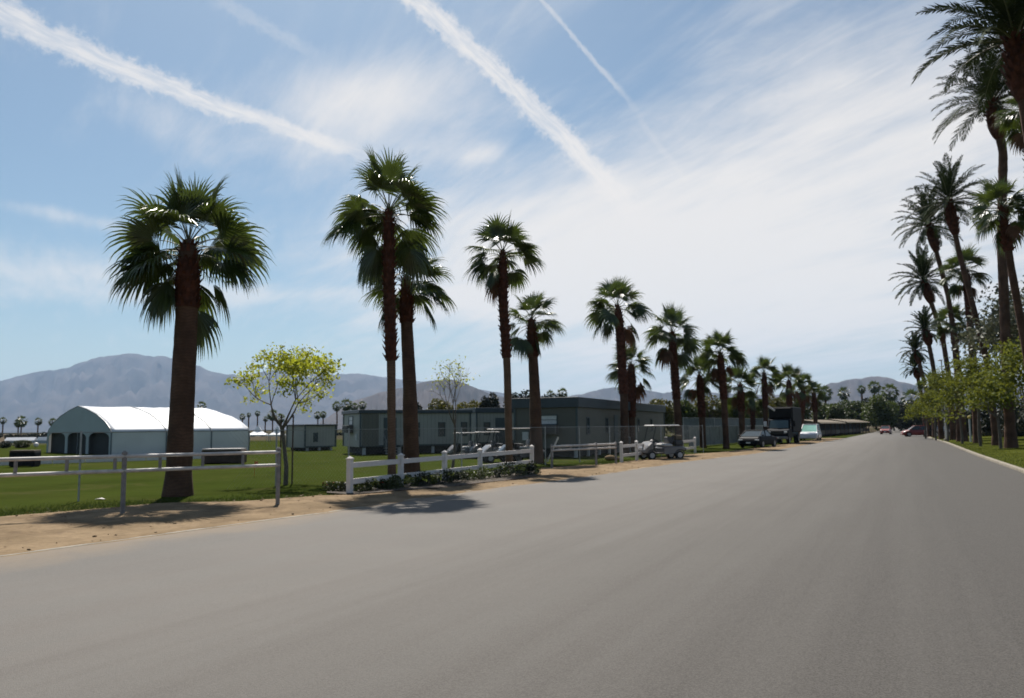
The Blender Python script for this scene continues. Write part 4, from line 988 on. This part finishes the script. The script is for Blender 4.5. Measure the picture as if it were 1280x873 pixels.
def car(p, heading, label, paint, L=4.7, W=1.8, H=1.45, deck=.95, cab=(.28, .42, .70, .92), glass='carglass', r=.33, cat='car', name='parked_car', tail=.88, hood=.78, rear_flat=False, group='parked vehicles', plate=True):
    """front at +x. cab = x fractions from the rear: rear glass base, roof rear, roof front, windscreen base"""
    root = empty(name, p, heading, label, cat, group)
    x0 = -L/2
    def ring(x, w, zb, zt):
        hw = w/2
        return [Vector((x, -hw*.92, zb)), Vector((x, -hw, zb+.12)), Vector((x, -hw, (zb+zt)/2+.05)), Vector((x, -hw*.95, zt-.07)), Vector((x, -hw*.80, zt)), Vector((x, hw*.80, zt)), Vector((x, hw*.95, zt-.07)), Vector((x, hw, (zb+zt)/2+.05)), Vector((x, hw, zb+.12)), Vector((x, hw*.92, zb))]
    gz = .2
    secs = [(0, .80, .32, tail*.78), (.015, .90, .24, tail*.95), (.06, .98, gz, tail), (cab[0], 1, gz, deck), (.5, 1, gz, deck), (cab[3]-.02, 1, gz, deck), (cab[3]+(1-cab[3])*.6, .98, gz, hood), (.985, .90, .24, hood*.86), (1.0, .80, .32, hood*.70)]
    mb = MB(); mb.loft([ring(x0+L*t, W*w, zb, zt) for t, w, zb, zt in secs]); body = mb.build('body', paint, root, smooth=False)
    bv = body.modifiers.new('b', 'BEVEL'); bv.width = .03; bv.segments = 2
    # greenhouse
    def gr(t, w, z): return x0+L*t, W*w/2, z
    a = [gr(cab[0], .90, deck-.02), gr(cab[1], .72, H-.05), gr(cab[2], .72, H-.05), gr(cab[3], .90, deck-.02)]
    gm = MB(); vs = []
    for x, w, z in a: vs += [(x, -w, z), (x, w, z)]
    gm.add(vs, [(0, 1, 3, 2), (4, 5, 7, 6), (0, 2, 4, 6), (1, 7, 5, 3), (2, 3, 5, 4)])
    gm.build('windows', glass, root)
    rf = MB(); xa, xb = a[1][0], a[2][0]
    rf.box(((xa+xb)/2, 0, H-.03), (xb-xa+.08, a[1][1]*2+.06, .07), bev=.03); 
    for s in (-1, 1):
        rf.tube([(a[0][0], s*a[0][1]*.99, deck-.02), (xa, s*a[1][1], H-.03)], .035, 6); rf.tube([(a[3][0], s*a[3][1]*.99, deck-.02), (xb, s*a[2][1], H-.03)], .035, 6)
        xm = (a[0][0]*.45+a[3][0]*.55); rf.tube([(xm, s*W*.452, deck-.02), ((xa+xb)/2, s*a[1][1], H-.03)], .035, 6)
    rf.build('roof', paint, root)
    for tx in (.19, .81):
        for s in (-1, 1):
            wheel(root, x0+L*tx, s*(W/2-.10), r, .2)
            ar = MB(); n = 14; R1, R2 = r*1.14, r*1.03; cx_ = x0+L*tx
            pts_ = [math.pi*(k/(n-1)) for k in range(n)]
            ar.loft([[Vector((cx_+q*math.cos(t_), s*(W/2+.006), r+q*math.sin(t_))) for t_ in pts_] for q in (R2, R1)], closed=False, cap=False)
            ar.build('wheel_arch', 'dark', root)
    for s in (-1, 1):
        MB().box((x0+L*.978, s*W*.36, hood*.80), (.12, W*.2, .13), bev=.03).build('headlight', 'lamp', root)
        MB().box((x0+.03, s*W*.38, tail*.82), (.08, W*.16, .15), bev=.02).build('tail_light', 'paint_red', root)
        MB().box((x0+L*(cab[3]-.06), s*(W/2+.06), deck+.06), (.1, .18, .12), bev=.02).build('mirror', paint, root)
    MB().box((x0+L*.993, 0, hood*.62), (.06, W*.42, .14), bev=.02).build('grille', 'dark', root)
    MB().box((x0+L*1.0, 0, .36), (.08, W*.86, .16), bev=.03).build('bumper', paint if paint != 'paint_black' else 'paint_silver', root)
    if plate: MB().box((x0+L*1.0+.045, 0, .42), (.015, .34, .12)).build('number_plate', 'plate', root)
    return root
tocam = lambda p: (CP-Vector(p)).normalized()
ROADD = Vector((Ledge[-4][0]-Ledge[8][0], Ledge[-4][1]-Ledge[8][1], 0)).normalized()
p = G(948, 559.5)
car(p, hdg(-ROADD)-.12, 'dark blue sedan parked on the sandy left verge between palm trunks', 'paint_navy', 4.6, 1.8, 1.42)
p = G(1011, 551)
car(p+ROADD*1.5, hdg(-ROADD)+.05, 'white minivan with greenish reflecting windscreen parked beyond the box truck', 'paint_white', 4.9, 1.95, 1.85, deck=1.02, cab=(.02, .06, .60, .80), glass='carglass_reflection', r=.34, hood=.9, tail=1.0, cat='minivan', name='minivan')
p = G(1147, 546.0)
car(p, hdg(-RT+FW*.25), 'red car turning across the far end of the road', 'paint_red', 3.9, 1.7, 1.5, cab=(.08, .2, .6, .8), r=.33, group='vehicles at the end of the road')
p = G(1171, 547)
car(p+Vector((.2, 0, 0)), hdg(-ROADD)+.5, 'dark car standing beside the first trees of the right verge', 'paint_black', 4.2, 1.75, 1.5, cab=(.05, .15, .62, .82), group='vehicles at the end of the road')
p = G(1107.5, 543.0)
car(p, hdg(-ROADD), 'small red car far down the road in front of the big round tree', 'paint_red', 4.0, 1.6, 1.45, cab=(.1, .22, .62, .82), group='vehicles at the end of the road')
p = G(938, 553)+RT*-1.0+ROADD*7
car(p, hdg(-ROADD), 'white car mostly hidden behind the dark sedan and the palms', 'paint_white', 4.5, 1.8, 1.75, cab=(.05, .12, .62, .82))
# box truck, front towards the camera
def box_truck(p, heading):
    root = empty('box_truck', p, heading, 'black box truck facing the camera, parked between the sedan and the minivan', 'truck', 'parked vehicles')
    MB().box((-2.6, 0, 2.3), (5.4, 2.2, 2.4), bev=.05).build('cargo_box', 'paint_black', root)
    MB().box((.22, 0, 2.92), (.4, 2.0, 1.0), bev=.06).build('wind_deflector', 'paint_black', root)
    c = MB(); c.prism([(.0, .62), (2.35, .62), (2.42, 1.0), (2.3, 1.3), (1.35, 1.45), (.85, 2.3), (.0, 2.38)], 'y', -.98, .98); o = c.build('cab', 'paint_navy', root)
    bv = o.modifiers.new('b', 'BEVEL'); bv.width = .05; bv.segments = 2
    w = MB(); w.add([(1.375, -.86, 1.50), (1.375, .86, 1.50), (.925, .8, 2.22), (.925, -.8, 2.22)], [(0, 1, 2, 3)])
    q = w.build('windscreen', 'truckglass', root); md = q.modifiers.new('s', 'SOLIDIFY'); md.thickness = .03; md.offset = 1
    for s in (-1, 1):
        MB().box((.55, s*.985, 1.75), (.75, .02, .55)).build('side_window', 'carglass', root)
        MB().box((2.36, s*.74, 1.12), (.1, .3, .2), bev=.03).build('headlight', 'lamp', root)
        m = MB(); m.tube([(.95, s*.95, 1.6), (1.05, s*1.25, 1.75), (1.05, s*1.25, 2.1)], .025, 6); m.box((1.05, s*1.28, 1.9), (.1, .3, .5), bev=.04); m.build('mirror', 'paint_white' if s < 0 else 'paint_black', root)  # one mirror painted white to stand for its sun glint
        wheel(root, 1.6, s*.85, .42, .26); wheel(root, -3.6, s*.8, .42, .45)
    MB().box((2.45, 0, .62), (.2, 1.9, .25), bev=.05).build('bumper', 'paint_silver', root)
    MB().box((2.43, 0, 1.1), (.06, 1.0, .3), bev=.02).build('grille', 'dark', root)
    MB().box((-2.4, 0, .8), (6.4, .9, .3)).build('chassis', 'dark', root)
    MB().box((2.57, 0, .64), (.015, .34, .12)).build('number_plate', 'plate', root)
    t = MB(); t.tube([(.45, -1.05, 3.6), (.45, -.45, 3.15)], .1, 6); t.build('marker_bar', 'white', root)
    return root
p = G(975, 555.5)
box_truck(p+ROADD*1.0, hdg(-ROADD)+.02)

def golf_cart(p, heading, label, scale=1.0, roof='white', body='cartbody', group='golf carts', cargo=False):
    root = empty('golf_cart', p, heading, label, 'golf cart', group, scale)
    fr = MB(); fr.box((0, 0, .33), (2.1, 1.0, .07), bev=.02); fr.build('floor', 'dark', root)
    c = MB(); c.loft([[Vector((x, -w, zb)), Vector((x, -w*1.0, zt-.06)), Vector((x, -w*.8, zt)), Vector((x, w*.8, zt)), Vector((x, w, zt-.06)), Vector((x, w, zb))] for x, w, zb, zt in [(.72, .56, .32, .95), (.82, .58, .34, .93), (1.0, .58, .36, .78), (1.16, .52, .36, .62), (1.22, .44, .38, .5)]]); c.build('front_cowl', body, root, smooth=False)
    d_ = MB(); d_.box((.68, 0, .82), (.12, 1.02, .3), Matrix.Rotation(-.3, 3, 'Y'), bev=.03); d_.build('dashboard', 'vinyl', root)
    b = MB(); b.loft([[Vector((x, -.58, zb)), Vector((x, -.58, zt-.05)), Vector((x, -.5, zt)), Vector((x, .5, zt)), Vector((x, .58, zt-.05)), Vector((x, .58, zb))] for x, zb, zt in [(.12, .30, .60), (.05, .28, .66), (-.35, .30, .68), (-.85, .46, .70), (-1.12, .50, .66), (-1.18, .54, .62)]]); b.build('rear_body', body, root)
    for s, nm in ((0, 'seat'),): MB().box((-.16, 0, .76), (.5, 1.02, .15), bev=.05).build('seat', 'vinyl_light', root)
    MB().box((-.44, 0, 1.02), (.12, 1.0, .36), Matrix.Rotation(-.18, 3, 'Y'), bev=.05).build('backrest', 'vinyl', root)
    MB().box((-.85, 0, .86), (.5, .9, .28), bev=.05).build('bag_well', 'vinyl', root)
    for x0_, z0_, x1_, z1_ in ((.74, .9, .52, 1.76), (-.56, .7, -.64, 1.76)):
        for s in (-1, 1): MB().tube([(x0_, s*.5, z0_), (x1_, s*.48, z1_)], .018, 6).build('roof_post', 'dark', root)
    MB().box((-.06, 0, 1.79), (1.62, 1.12, .075), bev=.035, top=(.95, .93)).build('roof', roof, root)
    q = MB(); q.add([(.76, -.47, .98), (.76, .47, .98), (.56, .46, 1.7), (.56, -.46, 1.7)], [(0, 1, 2, 3)])
    sw = MB(); n = 16; cc = Vector((.42, .26, .98)); ax = Matrix.Rotation(-.6, 3, 'Y')
    sw.tube([cc+ax @ Vector((.0+.17*math.cos(2*math.pi*k/n), .17*math.sin(2*math.pi*k/n), 0)) for k in range(n+1)], .014, 6, cap=False); sw.tube([cc, (.66, .26, .72)], .016, 6); sw.build('steering_wheel', 'rubber', root)
    for x in (.82, -.78):
        for s in (-1, 1): wheel(root, x, s*.5, .235, .2)
    for x in (.82, -.78):
        for s in (-1, 1):
            ar = MB(); n = 10
            ar.loft([[Vector((x+q_*math.cos(math.pi*k/(n-1)), s*.59, .25+q_*math.sin(math.pi*k/(n-1)))) for k in range(n)] for q_ in (.25, .30)], closed=False, cap=False); ar.build('wheel_arch', 'dark', root)
    for s in (-1, 1): MB().box((1.17, s*.38, .55), (.08, .16, .09), bev=.02).build('headlight', 'lamp', root)
    MB().box((-1.2, 0, .5), (.08, .95, .12), bev=.03).build('bumper', 'dark', root)
    return root
p = G(827, 574.5)
golf_cart(p, hdg(-RT*.96-FW*.28), 'pale golf cart with tan roof parked before the shorter white fence', 1.04, roof='vinyl_light')
for sx, z in ((0, .0),):
    # load on the cart's bag rack
    hv = (-RT*.96-FW*.28).normalized(); q = p-hv*.95
    o = MB().box((0, 0, .14), (.42, .5, .28), bev=.04).build('cardboard_box', 'tan_roof'); o.location = (q.x, q.y, 1.04); o.rotation_euler.z = hdg(hv); tag(o, 'tan box riding on the rear rack of the roadside golf cart', 'box')
for u, vb, s_, lab, hd in [(581, 573, .86, 'white roofed golf cart parked before the trailers, leftmost of four', .3), (608, 573, .88, 'white roofed golf cart parked before the trailers, second from left', .25), (628, 578, .98, 'white roofed golf cart left of the slim palm trunk before the trailers', .3), (651, 578, 1.0, 'white roofed golf cart between the slim and the stout palm trunks', .2)]:
    p = G(u, vb); golf_cart(p, hdg(-RT*math.cos(hd)-FW*math.sin(hd)), lab, s_, 'cartroof', 'cartbody', 'golf carts parked before the trailers')
# ------------------------------------------------------------------ stable, screened fence, small things
def stable():
    A = G(1023, 546.5); B = G(1085, 541.0); d = B-A; L = d.length; d.normalize(); m_ = MPP(A)
    root = empty('stable', A, hdg(d), 'long low open stable with tan roof at the far left end of the road', 'building')
    side = Vector((-d.y, d.x, 0)); H = 18*m_; W = 5.0
    MB().prism([(-.5, H*.92), (W+.5, H*.92), (W+.3, H*1.02), (W/2, H*1.22), (-.3, H*1.02)], 'x', -.4, L*.42).build('roof', 'tan_roof', root)
    MB().prism([(-.5, H*.97), (W+.5, H*.97), (W+.3, H*1.07), (W/2, H*1.30), (-.3, H*1.07)], 'x', L*.45, L+.4).build('roof', 'tan_roof', root)
    MB().box((L/2, W*.6, H*.46), (L, W*.7, H*.9)).build('wall', 'dark', root)
    n = 12
    for i in range(n+1): MB().box((L*i/n, -.2, H*.46), (.16, .16, H*.92)).build('post', 'wood', root)
    for i in range(n): MB().box((L*(i+.5)/n, -.2, H*.3), (L/n-.2, .06, H*.28)).build('stall_board', 'wood' if i % 3 else 'tan_roof', root)
stable()
def screen_fence(A, B, H, label, m_, n):
    d = B-A; L = d.length; root = empty('screened_fence', A, hdg(d), label, 'fence', 'screened fences behind the palms')
    for i in range(n+1): MB().tube([(L*i/n, 0, -.1), (L*i/n, 0, H+.08)], .035, 8).build('post', 'galv', root)
    MB().tube([(0, 0, H), (L, 0, H)], .025, 6).build('top_rail', 'galv', root)
    nx = n*8; rings = []
    for z in (.08, H*.5, H-.03): rings.append([Vector((L*i/nx, .05+.05*mnoise.noise(Vector((i*.4, z*2, 1))), z-.04*abs(math.sin(math.pi*i/8)))) for i in range(nx+1)])
    o = MB().loft(rings, closed=False, cap=False).build('screen_fabric', m_, root); md = o.modifiers.new('s', 'SOLIDIFY'); md.thickness = .01
screen_fence(G(862, 559.5), G(958, 551.5), 1.75, 'pale screened wire fence behind the sedan and palms', 'screen_white', 9)
screen_fence(G(855, 555.5), G(1000, 546.5), 2.6, 'taller blue-grey screened fence behind the pale one', 'screen', 10)
p = GV(1183, 551); H = 100*MPP(p)
root = empty('lamp_post', p, YAW, 'thin white lamp post on the right verge among the small green trees', 'lamp post')
MB().tube([(0, 0, -.1), (0, 0, 1.0), (0, 0, H)], [.11, .09, .06], 10).build('pole', 'white', root); MB().box((0, 0, .1), (.35, .35, .2), bev=.03).build('base', 'concrete', root)
MB().box((-.1, 0, H), (.4, .25, .14), bev=.04).build('lamp_head', 'white', root)
p = GV(1213.5, 552.5)
root = empty('marker_post', p, 0, 'short pale post with yellow top on the right verge', 'post')
MB().tube([(0, 0, -.1), (0, 0, 2.0)], .07, 8).build('post', 'lightgrey', root); MB().sphere((0, 0, 2.12), .15, 10, 8).build('cap', 'tan_post', root)
p = G(763, 576); mb = MB(); mb.sphere((0, 0, .14), .26, 12, 8, sq=(1.3, .8, .6)); mb.sphere((.35, .05, .1), .18, 10, 8, sq=(1.1, .9, .6)); o = mb.build('boulder', 'sand', smooth=True); o.location = p; tag(o, 'pale tan boulder on the grass at the right end of the short pipe fence', 'boulder')
p = G(125, 625); o = MB().add([(-.14, -.06, .02), (.06, -.08, .04), (.15, .06, .02), (-.03, .08, .05)], [(0, 1, 2), (0, 2, 3)]).build('paper_sheet', 'white'); o.location = p; md = o.modifiers.new('s', 'SOLIDIFY'); md.thickness = .004
tag(o, 'scrap of white paper lying on the lawn behind the pipe rail', 'paper')
p = G(318, 596); mb = MB(); mb.tube([(0, 0, 0), (0, 0, .62)], .008, 6); mb.box((.09, 0, .52), (.18, .006, .16)); o = mb.build('marker_flag', 'orange'); o.location = p; tag(o, 'small orange marker flag on the lawn left of the lime leaved tree', 'flag')

# ------------------------------------------------------------------ air
hm = bpy.data.materials.new('haze'); hm.use_nodes = True; t = hm.node_tree; t.nodes.clear()
pv_ = t.nodes.new('ShaderNodeVolumePrincipled'); pv_.inputs['Color'].default_value = (.50, .70, 1, 1); pv_.inputs['Density'].default_value = 4.2e-5; pv_.inputs['Anisotropy'].default_value = .1
ou = t.nodes.new('ShaderNodeOutputMaterial'); t.links.new(pv_.outputs[0], ou.inputs['Volume']); M['haze'] = hm
hb = MB().box((-2000, 6800, 649), (41000, 27000, 1304)).build('haze', 'haze'); tag(hb, kind='stuff')

for o in bpy.data.objects:
    if o.get('label') and len(o['label'].split()) > 16: print('LONG', len(o['label'].split()), o.name, o['label'])
